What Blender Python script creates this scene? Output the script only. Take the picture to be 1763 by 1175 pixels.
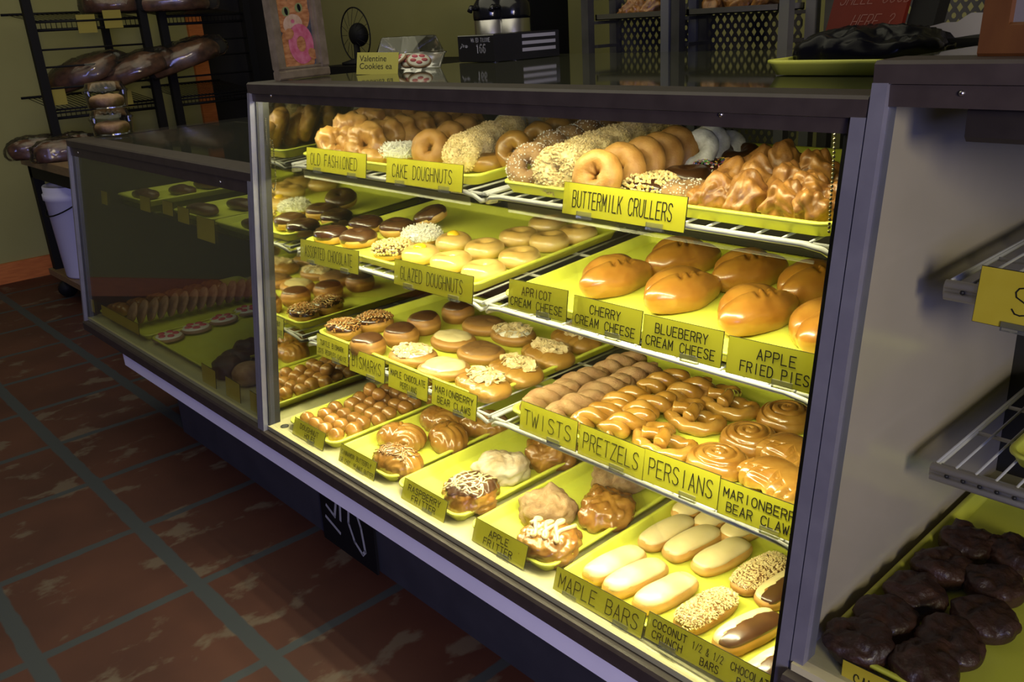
import bpy, math, random
import numpy as np
from mathutils import Vector, Matrix, noise, bvhtree
random.seed(7)
for o in list(bpy.data.objects): bpy.data.objects.remove(o)
SC = bpy.context.scene
COL = SC.collection
PI = math.pi

# ---------------------------------------------------------------- camera, light, exposure
CAM = np.array([0.0, 0.0, 1.37]); FPX = 1487.524; PPX, PPY = 881.5, 587.5
RM = np.array([[0.67772064, 0.73313652, -0.05661778], [0.21997981, -0.27561772, -0.93575839], [-0.70164351, 0.62172801, -0.34806705]])
cd = bpy.data.cameras.new('camera'); cam = bpy.data.objects.new('camera', cd); COL.objects.link(cam)
cd.sensor_fit = 'HORIZONTAL'; cd.sensor_width = 36; cd.lens = FPX / 1763 * 36; cd.clip_start = .02; cd.clip_end = 60
_m = Matrix.Identity(4)
for i in range(3):
    _m[i][0] = RM[0][i]; _m[i][1] = -RM[1][i]; _m[i][2] = -RM[2][i]; _m[i][3] = CAM[i]
cam.matrix_world = _m
SC.camera = cam
w = bpy.data.worlds.new('world'); SC.world = w; w.use_nodes = True
w.node_tree.nodes['Background'].inputs[0].default_value = (.55, .6, .9, 1)
w.node_tree.nodes['Background'].inputs[1].default_value = .016
SC.view_settings.view_transform = 'Standard'; SC.view_settings.look = 'None'
SC.cycles.max_bounces = 8; SC.cycles.diffuse_bounces = 3; SC.cycles.glossy_bounces = 3; SC.cycles.transmission_bounces = 4; SC.cycles.transparent_max_bounces = 12
SC.cycles.sample_clamp_indirect = 4; SC.cycles.caustics_reflective = False; SC.cycles.caustics_refractive = False
SC.cycles.denoising_prefilter = 'ACCURATE'; SC.cycles.denoising_input_passes = 'RGB_ALBEDO_NORMAL'
SC.view_settings.exposure = 0; SC.view_settings.gamma = 1; SC.view_settings.use_curve_mapping = False

def area(name, loc, target, sx, sy, power, col):
    l = bpy.data.lights.new(name, 'AREA'); l.shape = 'RECTANGLE'; l.size = sx; l.size_y = sy; l.energy = power; l.color = col
    o = bpy.data.objects.new(name, l); COL.objects.link(o); o.location = loc
    o.rotation_euler = (Vector(target) - Vector(loc)).to_track_quat('-Z', 'Y').to_euler()
    return o
# daylight through the shop windows behind the camera
area('window_daylight', (3.4, -2.6, 1.6), (-1.4, 1.0, .5), 2.6, 1.6, 145, (.32, .35, 1.0))
# dim ceiling lamps of the shop, then an added fill for the right case
area('ceiling_glow', (-3.0, 1.0, 3.0), (-3.0, 1.2, 0), 4.0, 3.0, 46, (1.0, .94, .66))
area('right_case_fill', (2.0, -.55, 1.62), (-.46, 1.2, .85), .6, .6, 58, (1.0, .84, .54))  # warm fill at head height, added to brighten the beige liner panel
# the lamp tubes of the lit case: behind the header, and under the front edge of every tier
TUBE = (1.0, .92, .56)
area('case_tube_light', (-1.25, 1.026, 1.234), (-1.25, 1.085, 0), 1.44, .03, 9.5, TUBE)
area('case_tube_light', (-1.25, 1.038, 1.042), (-1.25, 1.14, 0), 1.44, .016, 8.6, TUBE)
area('case_tube_light', (-1.25, 1.022, .806), (-1.25, 1.12, 0), 1.44, .016, 9.0, TUBE)
area('case_tube_light', (-1.25, 1.004, .562), (-1.25, 1.10, 0), 1.44, .016, 5.2, TUBE)

# ---------------------------------------------------------------- pixel helpers (photo pixel -> point in the place)
def ray(u, v): return RM.T @ np.array([(u - PPX) / FPX, (v - PPY) / FPX, 1.0])
def at_y(u, v, y): r = ray(u, v); return CAM + r * (y - CAM[1]) / r[1]
def at_x(u, v, x): r = ray(u, v); return CAM + r * (x - CAM[0]) / r[0]
def at_plane(u, v, y0, z0, s):
    r = ray(u, v); t = (z0 - s * y0 - CAM[2]) / (r[2] - s * r[1]); return CAM + r * t
# tray floors: (y0, z at y0, slope in y, correction in x)
SHELF = {'top': (1.07, 1.072, .05), 'mid': (1.05, .858, .062), 'low': (1.05, .612, 0.0), 'deck': (1.0, .404, 0.0), 'rdeck': (1.0, .535, 0), 'ldeck': (1.0, .404, 0)}
def at(u, v, shelf, dz=0.0):
    y0, z0, s = SHELF[shelf]; p = at_plane(u, v, y0, z0 + dz, s)
    return Vector((p[0], p[1], z0 + s * (p[1] - y0)))

# ---------------------------------------------------------------- materials
def newmat(name):
    m = bpy.data.materials.new(name); m.use_nodes = True; nt = m.node_tree
    return m, nt, nt.nodes['Principled BSDF']
def plain(name, col, rough=.5, metal=0, spec=.5, coat=0, emit=None, es=0):
    m, nt, b = newmat(name)
    b.inputs['Base Color'].default_value = (*col, 1); b.inputs['Roughness'].default_value = rough; b.inputs['Metallic'].default_value = metal
    b.inputs['Specular IOR Level'].default_value = spec; b.inputs['Coat Weight'].default_value = coat
    if emit: b.inputs['Emission Color'].default_value = (*emit, 1); b.inputs['Emission Strength'].default_value = es
    return m
def noisy(name, c1, c2, scale=40, rough=.5, bump=0, bscale=None, coat=0, metal=0, lo=.35, hi=.65, stretch=None, spec=.5, band=None, coatr=.08):
    m, nt, b = newmat(name); N = nt.nodes.new; L = nt.links.new
    tc = N('ShaderNodeTexCoord'); src = tc.outputs['Object']
    if stretch:
        mp = N('ShaderNodeMapping'); mp.inputs['Scale'].default_value = stretch; L(src, mp.inputs[0]); src = mp.outputs[0]
    n = N('ShaderNodeTexNoise'); n.inputs['Scale'].default_value = scale; n.inputs['Detail'].default_value = 5; L(src, n.inputs['Vector'])
    r = N('ShaderNodeValToRGB'); r.color_ramp.elements[0].position = lo; r.color_ramp.elements[1].position = hi
    r.color_ramp.elements[0].color = (*c1, 1); r.color_ramp.elements[1].color = (*c2, 1); L(n.outputs['Fac'], r.inputs[0])
    out = r.outputs[0]
    if band:   # pale fry line round the middle of a doughnut: (height, half width, colour, amount)
        sx = N('ShaderNodeSeparateXYZ'); L(tc.outputs['Object'], sx.inputs[0])
        mr = N('ShaderNodeMapRange'); mr.interpolation_type = 'SMOOTHSTEP'
        a = N('ShaderNodeMath'); a.operation = 'SUBTRACT'; L(sx.outputs['Z'], a.inputs[0]); a.inputs[1].default_value = band[0]
        ab = N('ShaderNodeMath'); ab.operation = 'ABSOLUTE'; L(a.outputs[0], ab.inputs[0])
        L(ab.outputs[0], mr.inputs['Value']); mr.inputs['From Min'].default_value = 0; mr.inputs['From Max'].default_value = band[1]
        mr.inputs['To Min'].default_value = band[3]; mr.inputs['To Max'].default_value = 0
        mx = N('ShaderNodeMix'); mx.data_type = 'RGBA'; L(mr.outputs[0], mx.inputs[0]); L(out, mx.inputs[6]); mx.inputs[7].default_value = (*band[2], 1)
        out = mx.outputs[2]
    L(out, b.inputs['Base Color'])
    b.inputs['Roughness'].default_value = rough; b.inputs['Coat Weight'].default_value = coat; b.inputs['Coat Roughness'].default_value = coatr
    b.inputs['Metallic'].default_value = metal; b.inputs['Specular IOR Level'].default_value = spec
    if bump:
        n2 = N('ShaderNodeTexNoise'); n2.inputs['Scale'].default_value = bscale or scale * 4; n2.inputs['Detail'].default_value = 3; L(src, n2.inputs['Vector'])
        bp = N('ShaderNodeBump'); bp.inputs['Strength'].default_value = bump; bp.inputs['Distance'].default_value = .004
        L(n2.outputs['Fac'], bp.inputs['Height']); L(bp.outputs[0], b.inputs['Normal'])
    return m
def clear(name, tint=(1, 1, 1), refl=1.0, rough=.02, ior=1.45, haze=0.0):
    m, nt, b = newmat(name); N = nt.nodes.new; L = nt.links.new
    nt.nodes.remove(b); out = nt.nodes['Material Output']
    t = N('ShaderNodeBsdfTransparent'); t.inputs[0].default_value = (*tint, 1)
    g = N('ShaderNodeBsdfGlossy'); g.inputs['Roughness'].default_value = rough
    f = N('ShaderNodeFresnel'); f.inputs['IOR'].default_value = ior
    k = N('ShaderNodeMath'); k.operation = 'MULTIPLY'; k.inputs[1].default_value = refl; L(f.outputs[0], k.inputs[0])
    mx = N('ShaderNodeMixShader'); L(k.outputs[0], mx.inputs[0]); L(t.outputs[0], mx.inputs[1]); L(g.outputs[0], mx.inputs[2])
    last = mx.outputs[0]
    if haze:
        d = N('ShaderNodeBsdfDiffuse'); d.inputs[0].default_value = (.8, .8, .8, 1)
        m2 = N('ShaderNodeMixShader'); m2.inputs[0].default_value = haze; L(last, m2.inputs[1]); L(d.outputs[0], m2.inputs[2]); last = m2.outputs[0]
    L(last, out.inputs[0]); return m

M = {}
M['olive'] = noisy('olive_wall_paint', (.235, .225, .075), (.26, .25, .09), 2.2, .75, .05, 60)
M['orange_trim'] = noisy('orange_stained_wood', (.40, .11, .02), (.50, .15, .03), 12, .5, 0, stretch=(1, 1, 8))
M['dark_room'] = plain('dark_doorway', (.02, .018, .016), .8)
M['ceiling'] = plain('ceiling_paint', (.35, .34, .28), .9)
M['frame'] = noisy('bronze_anodised_frame', (.036, .027, .025), (.046, .035, .032), 30, .5, 0, spec=.35)
M['post'] = noisy('satin_aluminium_post', (.20, .20, .25), (.24, .24, .29), 20, .4, 0, metal=.4)
M['rubber'] = plain('black_gasket', (.012, .012, .014), .5)
M['cream'] = noisy('cream_enamel_deck', (.52, .48, .27), (.57, .53, .31), 8, .3, 0)
M['band'] = noisy('white_trim_band', (.74, .73, .88), (.80, .79, .94), 6, .45)
M['kick'] = noisy('dark_blue_grey_kick', (.026, .027, .036), (.034, .035, .045), 9, .6)
M['black'] = plain('black_paint', (.006, .006, .007), .6, spec=.15)
M['black_gloss'] = plain('black_gloss', (.01, .01, .012), .16)
M['blackplastic'] = plain('black_plastic', (.006, .006, .009), .24, spec=.07)
M['interior_black'] = plain('dark_case_back', (.02, .018, .012), .6)
M['mirror'] = plain('mirror_panel', (.74, .76, .66), .035, 1)
M['beige_panel'] = noisy('beige_liner_panel', (.50, .44, .34), (.55, .48, .38), 5, .16, 0, spec=.8)
M['glass'] = clear('glass_front', (.975, .99, .965), .4)
M['dkglass'] = clear('smoky_old_glass', (.90, .92, .86), .4, .03, haze=.010)
M['topglass'] = plain('polished_glass_top', (.055, .058, .035), .04, 0, .9)
M['tray'] = noisy('chartreuse_plastic_tray', (.69, .73, .085), (.75, .79, .11), 14, .38, .02, 200)
M['wire'] = plain('white_coated_wire', (.52, .52, .49), .35)
M['channel'] = clear('clear_price_channel', (.93, .93, .84), .35, .3)
M['clip'] = clear('clear_sign_clip', (.9, .9, .75), 1, .08, haze=.1)
M['sign'] = noisy('yellow_engraved_plate', (.60, .56, .028), (.63, .59, .036), 30, .42)
M['signcore'] = plain('black_engraved_core', (.015, .013, .008), .5)
M['sign_old'] = noisy('aged_yellow_plate', (.62, .48, .03), (.66, .52, .04), 30, .5)
M['tagpaper'] = plain('dull_yellow_tag', (.24, .20, .03), .7); M['paper'] = plain('white_paper', (.32, .31, .34), .7)
M['steel'] = plain('brushed_steel', (.5, .49, .5), .28, 1)
M['chain'] = plain('bead_chain_metal', (.16, .14, .09), .3, 1)
M['bucket'] = plain('white_plastic_bucket', (.62, .62, .78), .5)
M['wood'] = noisy('wood_edge', (.16, .10, .05), (.22, .14, .07), 14, .5, 0, stretch=(1, 6, 6))
M['orange_wood'] = noisy('orange_wood_frame', (.085, .028, .006), (.105, .038, .008), 14, .5, 0, stretch=(4, 1, 1))
M['silver'] = noisy('champagne_frame', (.15, .12, .075), (.22, .18, .12), 40, .4, metal=.2)
M['red'] = noisy('red_plaque_paint', (.105, .011, .006), (.13, .015, .008), 12, .6, spec=.15)
M['chalk'] = plain('chalk_marks', (.32, .33, .34), .9)
M['plastic'] = clear('clear_plastic_shell', (.97, .97, .97), .9, .06, haze=.0)
M['bagfilm'] = clear('clear_bread_bag', (.95, .94, .92), .9, .10, haze=.008)
M['kraft'] = noisy('brown_basket_weave', (.14, .08, .035), (.22, .13, .06), 60, .8)
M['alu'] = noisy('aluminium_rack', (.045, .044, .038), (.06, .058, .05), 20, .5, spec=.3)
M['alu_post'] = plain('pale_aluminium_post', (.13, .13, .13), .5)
# pastry
M['glazed'] = noisy('glazed_yeast_dough', (0.561, 0.332, 0.085), (0.629, 0.425, 0.145), 22, .3, .04, 90, coat=.5, band=(.018, .010, (.86, .66, .30), .55))
M['dough'] = noisy('golden_dough', (0.468, 0.230, 0.047), (0.561, 0.323, 0.085), 30, .5, .08, 200, band=(.018, .008, (.80, .56, .22), .6))
M['bardough'] = noisy('maple_bar_dough', (0.510, 0.255, 0.051), (0.595, 0.357, 0.102), 24, .45, .05, 160, band=(.014, .008, (.80, .56, .20), .4))
M['cake'] = noisy('cake_doughnut_crust', (0.302, 0.137, 0.025), (0.403, 0.209, 0.050), 45, .55, .25, 260)
M['oldf'] = noisy('old_fashioned_crust', (0.288, 0.130, 0.025), (0.490, 0.274, 0.072), 38, .42, .3, 160, coat=.25)
M['crull'] = noisy('fried_cruller_crust', (0.144, 0.054, 0.012), (0.360, 0.166, 0.036), 40, .42, .3, 130, coat=.15)
M['choc'] = noisy('chocolate_icing', (.035, .012, .006), (.055, .02, .009), 20, .22, .03, 80, coat=.6)
M['choclt'] = noisy('milk_chocolate_icing', (0.061, 0.025, 0.010), (0.083, 0.034, 0.013), 20, .3, .03, 80, coat=.4)
M['maple'] = noisy('maple_icing', (0.216, 0.108, 0.036), (0.252, 0.132, 0.048), 20, .35, .06, 60, coat=.3)
M['cream_ice'] = noisy('cream_icing', (.66, .53, .26), (.72, .60, .33), 25, .36, .08, 70, coat=.25)
M['white_ice'] = plain('white_icing', (.82, .80, .70), .4)
M['jelly'] = plain('yellow_lemon_filling', (.86, .55, .02), .15, coat=.5)
M['nut'] = noisy('nut_crumbs', (.62, .46, .20), (.80, .66, .36), 120, .7)
M['peanut'] = noisy('chopped_peanuts', (.66, .46, .17), (.82, .64, .30), 90, .6)
M['coconut'] = plain('coconut_shreds', (.86, .84, .74), .6)
M['almond'] = noisy('toasted_almond_flakes', (.62, .45, .20), (.84, .70, .40), 90, .55)
M['powder'] = noisy('powdered_sugar', (.60, .58, .52), (.86, .84, .78), 60, .85, .3, 200)
M['cinn'] = noisy('cinnamon_sugar_crust', (0.240, 0.120, 0.045), (0.336, 0.204, 0.090), 60, .75, .5, 420)
M['pie'] = noisy('fried_pie_crust', (0.259, 0.101, 0.016), (0.374, 0.173, 0.032), 16, .28, .06, 120, coat=.55, coatr=.15)
M['bismark'] = noisy('bismark_dough', (0.276, 0.120, 0.024), (0.336, 0.168, 0.042), 24, .45, .05, 120, band=(.020, .006, (.62, .34, .1), .5))
M['claw'] = noisy('bear_claw_dough', (0.300, 0.138, 0.021), (0.360, 0.192, 0.036), 20, .38, .06, 120, coat=.35)
M['roll'] = noisy('glazed_roll_dough', (0.252, 0.108, 0.018), (0.348, 0.180, 0.039), 26, .25, .06, 120, coat=.6)
M['twist'] = noisy('glazed_twist_dough', (0.288, 0.132, 0.018), (0.396, 0.216, 0.048), 30, .24, .06, 120, coat=.6)
M['hole'] = noisy('doughnut_hole_glaze', (0.252, 0.108, 0.018), (0.336, 0.168, 0.042), 40, .26, .06, 160, coat=.55)
M['fritter'] = noisy('glazed_fritter_crust', (0.180, 0.066, 0.012), (0.348, 0.174, 0.036), 42, .26, .4, 110, coat=.55)
M['sugarfr'] = noisy('sugared_fritter_crust', (0.264, 0.150, 0.066), (0.360, 0.240, 0.132), 60, .8, .5, 400)
M['powfr'] = noisy('powdered_fritter_crust', (0.418, 0.302, 0.173), (0.605, 0.533, 0.418), 26, .8, .35, 300)
M['brownie'] = noisy('dark_chocolate_cake', (.026, .010, .006), (.055, .022, .013), 34, .5, .6, 110, coat=.12)
M['cookie'] = noisy('tan_cookie', (.30, .17, .08), (.40, .25, .13), 60, .7, .3, 150)
M['pink'] = plain('pink_icing', (.62, .10, .13), .5)
M['bread'] = noisy('brown_loaf_crust', (.055, .024, .012), (.13, .058, .028), 26, .4, .2, 60, coat=.2)
M['darkbread'] = noisy('dark_rye_crust', (.05, .025, .015), (.10, .05, .03), 22, .6, .3, 60)
SPK = [plain('sprinkle_' + n, c, .4) for n, c in (('red', (.6, .03, .05)), ('blue', (.03, .10, .5)), ('green', (.10, .45, .08)), ('white', (.8, .8, .75)), ('pink', (.7, .2, .35)), ('yellow', (.8, .6, .05)))]

def floor_mat():
    m, nt, b = newmat('red_tile_floor'); N = nt.nodes.new; L = nt.links.new
    g = N('ShaderNodeNewGeometry'); s = N('ShaderNodeSeparateXYZ'); L(g.outputs['Position'], s.inputs[0])
    wob = N('ShaderNodeTexNoise'); wob.inputs['Scale'].default_value = 14; L(g.outputs['Position'], wob.inputs['Vector'])
    def line(sock, off, per, half):
        a = N('ShaderNodeMath'); a.operation = 'SUBTRACT'; L(sock, a.inputs[0]); a.inputs[1].default_value = off - per / 2
        wv = N('ShaderNodeMath'); wv.operation = 'MULTIPLY_ADD'; L(wob.outputs['Fac'], wv.inputs[0]); wv.inputs[1].default_value = .012; L(a.outputs[0], wv.inputs[2])
        f = N('ShaderNodeMath'); f.operation = 'FLOORED_MODULO'; L(wv.outputs[0], f.inputs[0]); f.inputs[1].default_value = per
        c = N('ShaderNodeMath'); c.operation = 'SUBTRACT'; L(f.outputs[0], c.inputs[0]); c.inputs[1].default_value = per / 2 + .006
        d = N('ShaderNodeMath'); d.operation = 'ABSOLUTE'; L(c.outputs[0], d.inputs[0])
        r = N('ShaderNodeMapRange'); L(d.outputs[0], r.inputs['Value']); r.inputs['From Min'].default_value = half; r.inputs['From Max'].default_value = half + .005
        r.inputs['To Min'].default_value = 1; r.inputs['To Max'].default_value = 0; return r.outputs[0]
    lx = line(s.outputs['X'], -1.642, .411, .012); ly = line(s.outputs['Y'], .641, .403, .019)
    mxm = N('ShaderNodeMath'); mxm.operation = 'MAXIMUM'; L(lx, mxm.inputs[0]); L(ly, mxm.inputs[1])
    n1 = N('ShaderNodeTexNoise'); n1.inputs['Scale'].default_value = 3.0; n1.inputs['Detail'].default_value = 3; L(g.outputs['Position'], n1.inputs['Vector'])
    r1 = N('ShaderNodeValToRGB'); r1.color_ramp.elements[0].color = (.046, .0155, .0115, 1); r1.color_ramp.elements[1].color = (.070, .025, .017, 1)
    r1.color_ramp.elements[0].position = .35; r1.color_ramp.elements[1].position = .7; L(n1.outputs['Fac'], r1.inputs[0])
    mp = N('ShaderNodeMapping'); mp.inputs['Scale'].default_value = (1.0, .62, 1); mp.inputs['Rotation'].default_value = (0, 0, .25); L(g.outputs['Position'], mp.inputs[0])
    n2 = N('ShaderNodeTexNoise'); n2.inputs['Scale'].default_value = 9.5; n2.inputs['Detail'].default_value = 2; L(mp.outputs[0], n2.inputs['Vector'])
    n3 = N('ShaderNodeTexNoise'); n3.inputs['Scale'].default_value = 75; n3.inputs['Detail'].default_value = 4; L(mp.outputs[0], n3.inputs['Vector'])
    ad = N('ShaderNodeMath'); ad.operation = 'MULTIPLY_ADD'; L(n3.outputs['Fac'], ad.inputs[0]); ad.inputs[1].default_value = .22; L(n2.outputs['Fac'], ad.inputs[2])
    r2 = N('ShaderNodeMapRange'); L(ad.outputs[0], r2.inputs['Value']); r2.inputs['From Min'].default_value = .70; r2.inputs['From Max'].default_value = .78; r2.inputs['To Max'].default_value = .75
    m1 = N('ShaderNodeMix'); m1.data_type = 'RGBA'; L(r2.outputs[0], m1.inputs[0]); L(r1.outputs[0], m1.inputs[6]); m1.inputs[7].default_value = (.105, .082, .062, 1)
    m2 = N('ShaderNodeMix'); m2.data_type = 'RGBA'; L(mxm.outputs[0], m2.inputs[0]); L(m1.outputs[2], m2.inputs[6]); m2.inputs[7].default_value = (.036, .042, .050, 1)
    L(m2.outputs[2], b.inputs['Base Color']); b.inputs['Roughness'].default_value = .55; b.inputs['Specular IOR Level'].default_value = .3
    return m
M['floor'] = floor_mat()

# ---------------------------------------------------------------- mesh helpers
def mesh(name, V, F, mats, smooth=True, fm=None):
    me = bpy.data.meshes.new(name); me.from_pydata([tuple(map(float, v)) for v in V], [], [tuple(f) for f in F])
    if not isinstance(mats, (list, tuple)): mats = [mats]
    for m in mats: me.materials.append(M[m] if isinstance(m, str) else m)
    if fm is not None: me.polygons.foreach_set('material_index', fm)
    if smooth: me.polygons.foreach_set('use_smooth', [True] * len(me.polygons))
    me.update(); return me
class MB:
    def __init__(s): s.V = []; s.F = []; s.m = []
    def add(s, V, F, mi=0):
        o = len(s.V); s.V += [tuple(v) for v in V]; s.F += [tuple(i + o for i in f) for f in F]; s.m += [mi] * len(F); return s
    def hexa(s, P, mi=0):   # 8 points: bottom 4 ccw, top 4 ccw
        return s.add(P, [(3, 2, 1, 0), (4, 5, 6, 7), (0, 1, 5, 4), (1, 2, 6, 5), (2, 3, 7, 6), (3, 0, 4, 7)], mi)
    def box(s, x0, x1, y0, y1, z0, z1, mi=0, bev=0):
        if bev:
            b = bev; return s.prism([(y0 + b, z0), (y1 - b, z0), (y1, z0 + b), (y1, z1 - b), (y1 - b, z1), (y0 + b, z1), (y0, z1 - b), (y0, z0 + b)], x0, x1, mi)
        return s.hexa([(x0, y0, z0), (x1, y0, z0), (x1, y1, z0), (x0, y1, z0), (x0, y0, z1), (x1, y0, z1), (x1, y1, z1), (x0, y1, z1)], mi)
    def prism(s, yz, x0, x1, mi=0):   # polygon in the y-z plane swept along x
        n = len(yz); V = [(x0, y, z) for y, z in yz] + [(x1, y, z) for y, z in yz]
        F = [tuple(range(n - 1, -1, -1)), tuple(range(n, 2 * n))] + [(i, (i + 1) % n, n + (i + 1) % n, n + i) for i in range(n)]
        return s.add(V, F, mi)
    def prismz(s, xy, z0, z1, mi=0):
        n = len(xy); V = [(x, y, z0) for x, y in xy] + [(x, y, z1) for x, y in xy]
        F = [tuple(range(n - 1, -1, -1)), tuple(range(n, 2 * n))] + [(i, (i + 1) % n, n + (i + 1) % n, n + i) for i in range(n)]
        return s.add(V, F, mi)
    def tube(s, P, r, n=8, mi=0, cap=True, mod=None):
        P = np.array(P, float); k = len(P); R = np.full(k, r, float) if np.isscalar(r) else np.array(r, float)
        T = np.gradient(P, axis=0); T /= np.linalg.norm(T, axis=1, keepdims=True) + 1e-12
        u = np.cross(T[0], [0, 0, 1.0]);
        if np.linalg.norm(u) < 1e-3: u = np.cross(T[0], [1.0, 0, 0])
        u /= np.linalg.norm(u); V = []
        for i in range(k):
            u = u - T[i] * (u @ T[i]); u /= np.linalg.norm(u) + 1e-12; vv = np.cross(T[i], u)
            for j in range(n):
                a = 2 * PI * j / n; rr = R[i] * (mod(i / (k - 1), a) if mod else 1)
                V.append(P[i] + (u * math.cos(a) + vv * math.sin(a)) * rr)
        F = [(i * n + j, i * n + (j + 1) % n, (i + 1) * n + (j + 1) % n, (i + 1) * n + j) for i in range(k - 1) for j in range(n)]
        if cap: F += [tuple(range(n - 1, -1, -1)), tuple((k - 1) * n + j for j in range(n))]
        return s.add(V, F, mi)
    def lathe(s, prof, n=24, mi=0, c=(0, 0)):
        k = len(prof); V = [(c[0] + r * math.cos(2 * PI * j / n), c[1] + r * math.sin(2 * PI * j / n), z) for r, z in prof for j in range(n)]
        F = [(i * n + j, i * n + (j + 1) % n, (i + 1) * n + (j + 1) % n, (i + 1) * n + j) for i in range(k - 1) for j in range(n)]
        F += [tuple(range(n - 1, -1, -1)), tuple((k - 1) * n + j for j in range(n))]
        return s.add(V, F, mi)
    def mesh(s, name, mats, smooth=False): return mesh(name, s.V, s.F, mats, smooth, s.m)
def put(name, me, parent=None, loc=(0, 0, 0), rot=(0, 0, 0), label=None, kind=None):
    o = bpy.data.objects.new(name, me); COL.objects.link(o); o.location = loc; o.rotation_euler = rot
    if parent: o.parent = parent
    if label: o['label'] = label
    if kind: o['kind'] = kind
    return o
def tag(o, label, cat, group=None, kind=None):
    o['label'] = label; o['category'] = cat
    if group: o['group'] = group
    if kind: o['kind'] = kind
    return o
def thing(name, label, cat, loc=(0, 0, 0), rot=(0, 0, 0), group=None):
    o = put(name, None, None, loc, rot); o.empty_display_size = .02; return tag(o, label, cat, group)
def struct(name, me): o = put(name, me); o['kind'] = 'structure'; return o
def nz(p, sc, seed=0.0): return noise.noise(Vector((p[0] * sc + seed, p[1] * sc + seed * .7, p[2] * sc - seed)))
def billow(p, sc, seed=0.0): return 2 * abs(nz(p, sc, seed))
def ridged(p, sc, seed=0.0): return 1 - 2 * abs(nz(p, sc, seed))

class Surf:   # grid surface with normals: base for dough, icing and toppings
    def __init__(s, V, F): s.V = np.array(V, float); s.F = F; s.norm()
    def norm(s):
        N = np.zeros_like(s.V)
        for f in s.F:
            p = s.V[list(f)]; c = np.cross(p[2] - p[0], p[-1] - p[1]) if len(f) > 3 else np.cross(p[1] - p[0], p[2] - p[0])
            for i in f: N[i] += c
        s.N = N / (np.linalg.norm(N, axis=1, keepdims=True) + 1e-12)
    def displace(s, fn):
        s.V = s.V + s.N * np.array([fn(p) for p in s.V])[:, None]; s.norm(); return s
    def flat(s, z0):
        s.V[:, 2] = np.maximum(s.V[:, 2], z0); s.V[:, 2] -= z0; s.norm(); return s
    def mesh(s, name, m): return mesh(name, s.V, s.F, m)
    def cap(s, name, m, d, t=.0018, w=.003):   # icing: d(p)>0 where it lies
        D = np.array([d(p) for p in s.V]); idx = {}; V = []; F = []
        for f in s.F:
            if max(D[list(f)]) > 0:
                g = []
                for i in f:
                    if i not in idx: idx[i] = len(V); V.append(s.V[i] + s.N[i] * (t * min(1, max(0, D[i] / w)) ** .5 if D[i] > 0 else -.0012))
                    g.append(idx[i])
                F.append(tuple(g))
        return mesh(name, V, F, m)
    def sample(s, n, d, rnd):
        tri = []; ar = []
        for f in s.F:
            c = s.V[list(f)].mean(0)
            if d(c) > 0:
                tri.append(f); p = s.V[list(f)]; ar.append(np.linalg.norm(np.cross(p[1] - p[0], p[-1] - p[0])))
        out = []
        for f in rnd.choices(tri, ar, k=n):
            wts = np.array([rnd.random() for _ in f]); wts /= wts.sum()
            out.append((wts @ s.V[list(f)], wts @ s.N[list(f)]))
        return out
def torus(R, r, nu=40, nv=18, sq=1.0, prof=None):
    V = []
    for i in range(nu):
        a = 2 * PI * i / nu
        for j in range(nv):
            b = 2 * PI * j / nv; k = prof(a, b) if prof else 1
            q = R + r * k * math.cos(b); V.append((q * math.cos(a), q * math.sin(a), r * sq * k * math.sin(b)))
    F = [(i * nv + j, ((i + 1) % nu) * nv + j, ((i + 1) % nu) * nv + (j + 1) % nv, i * nv + (j + 1) % nv) for i in range(nu) for j in range(nv)]
    return Surf(V, F)
def blob(rx, ry, rz, nu=36, nv=20, n1=2.0, n2=2.0):   # superellipsoid; n1 plan, n2 section
    V = [(0, 0, -rz)]; sg = lambda c, e: math.copysign(abs(c) ** (2 / e), c)
    for j in range(1, nv):
        b = -PI / 2 + PI * j / nv
        for i in range(nu):
            a = 2 * PI * i / nu
            V.append((rx * sg(math.cos(b), n2) * sg(math.cos(a), n1), ry * sg(math.cos(b), n2) * sg(math.sin(a), n1), rz * sg(math.sin(b), n2)))
    V.append((0, 0, rz)); t = len(V) - 1
    F = [(0, 1 + (i + 1) % nu, 1 + i) for i in range(nu)]
    F += [(1 + (j - 1) * nu + i, 1 + (j - 1) * nu + (i + 1) % nu, 1 + j * nu + (i + 1) % nu, 1 + j * nu + i) for j in range(1, nv - 1) for i in range(nu)]
    F += [(t, 1 + (nv - 2) * nu + i, 1 + (nv - 2) * nu + (i + 1) % nu) for i in range(nu)]
    return Surf(V, F)
BOXF = [(3, 2, 1, 0), (4, 5, 6, 7), (0, 1, 5, 4), (1, 2, 6, 5), (2, 3, 7, 6), (3, 0, 4, 7)]
def bits(name, pts, size, m, rnd, lift=.001, lie=.0, jit=.5, mats=None):
    """crumbs, shreds, flakes: little six-sided pieces lying on a surface; size=(a,b,c) half extents; lie 1 = flat on it"""
    V = []; F = []; fm = []
    base = np.array([(-1, -1, -1), (1, -1, -1), (1, 1, -1), (-1, 1, -1), (-.8, -.8, 1), (.8, -.8, 1), (.8, .8, 1), (-.8, .8, 1)], float)
    for p, n in pts:
        k = np.array(size) * (1 + jit * (rnd.random() - .5))
        d = np.array([rnd.gauss(0, 1) for _ in range(3)]); d /= np.linalg.norm(d)
        zz = n * lie + d * (1 - lie); zz /= np.linalg.norm(zz) + 1e-9
        xx = np.cross(zz, [rnd.gauss(0, 1) for _ in range(3)]); xx /= np.linalg.norm(xx) + 1e-9; yy = np.cross(zz, xx)
        q = p + n * (lift * (.4 + rnd.random()))
        o = len(V); B = base * k
        for v in B: V.append(q + xx * v[0] + yy * v[1] + zz * v[2])
        F += [tuple(i + o for i in f) for f in BOXF]; fm += [rnd.randrange(len(mats)) if mats else 0] * 6
    return mesh(name, V, F, mats or m, False, fm)
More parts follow.
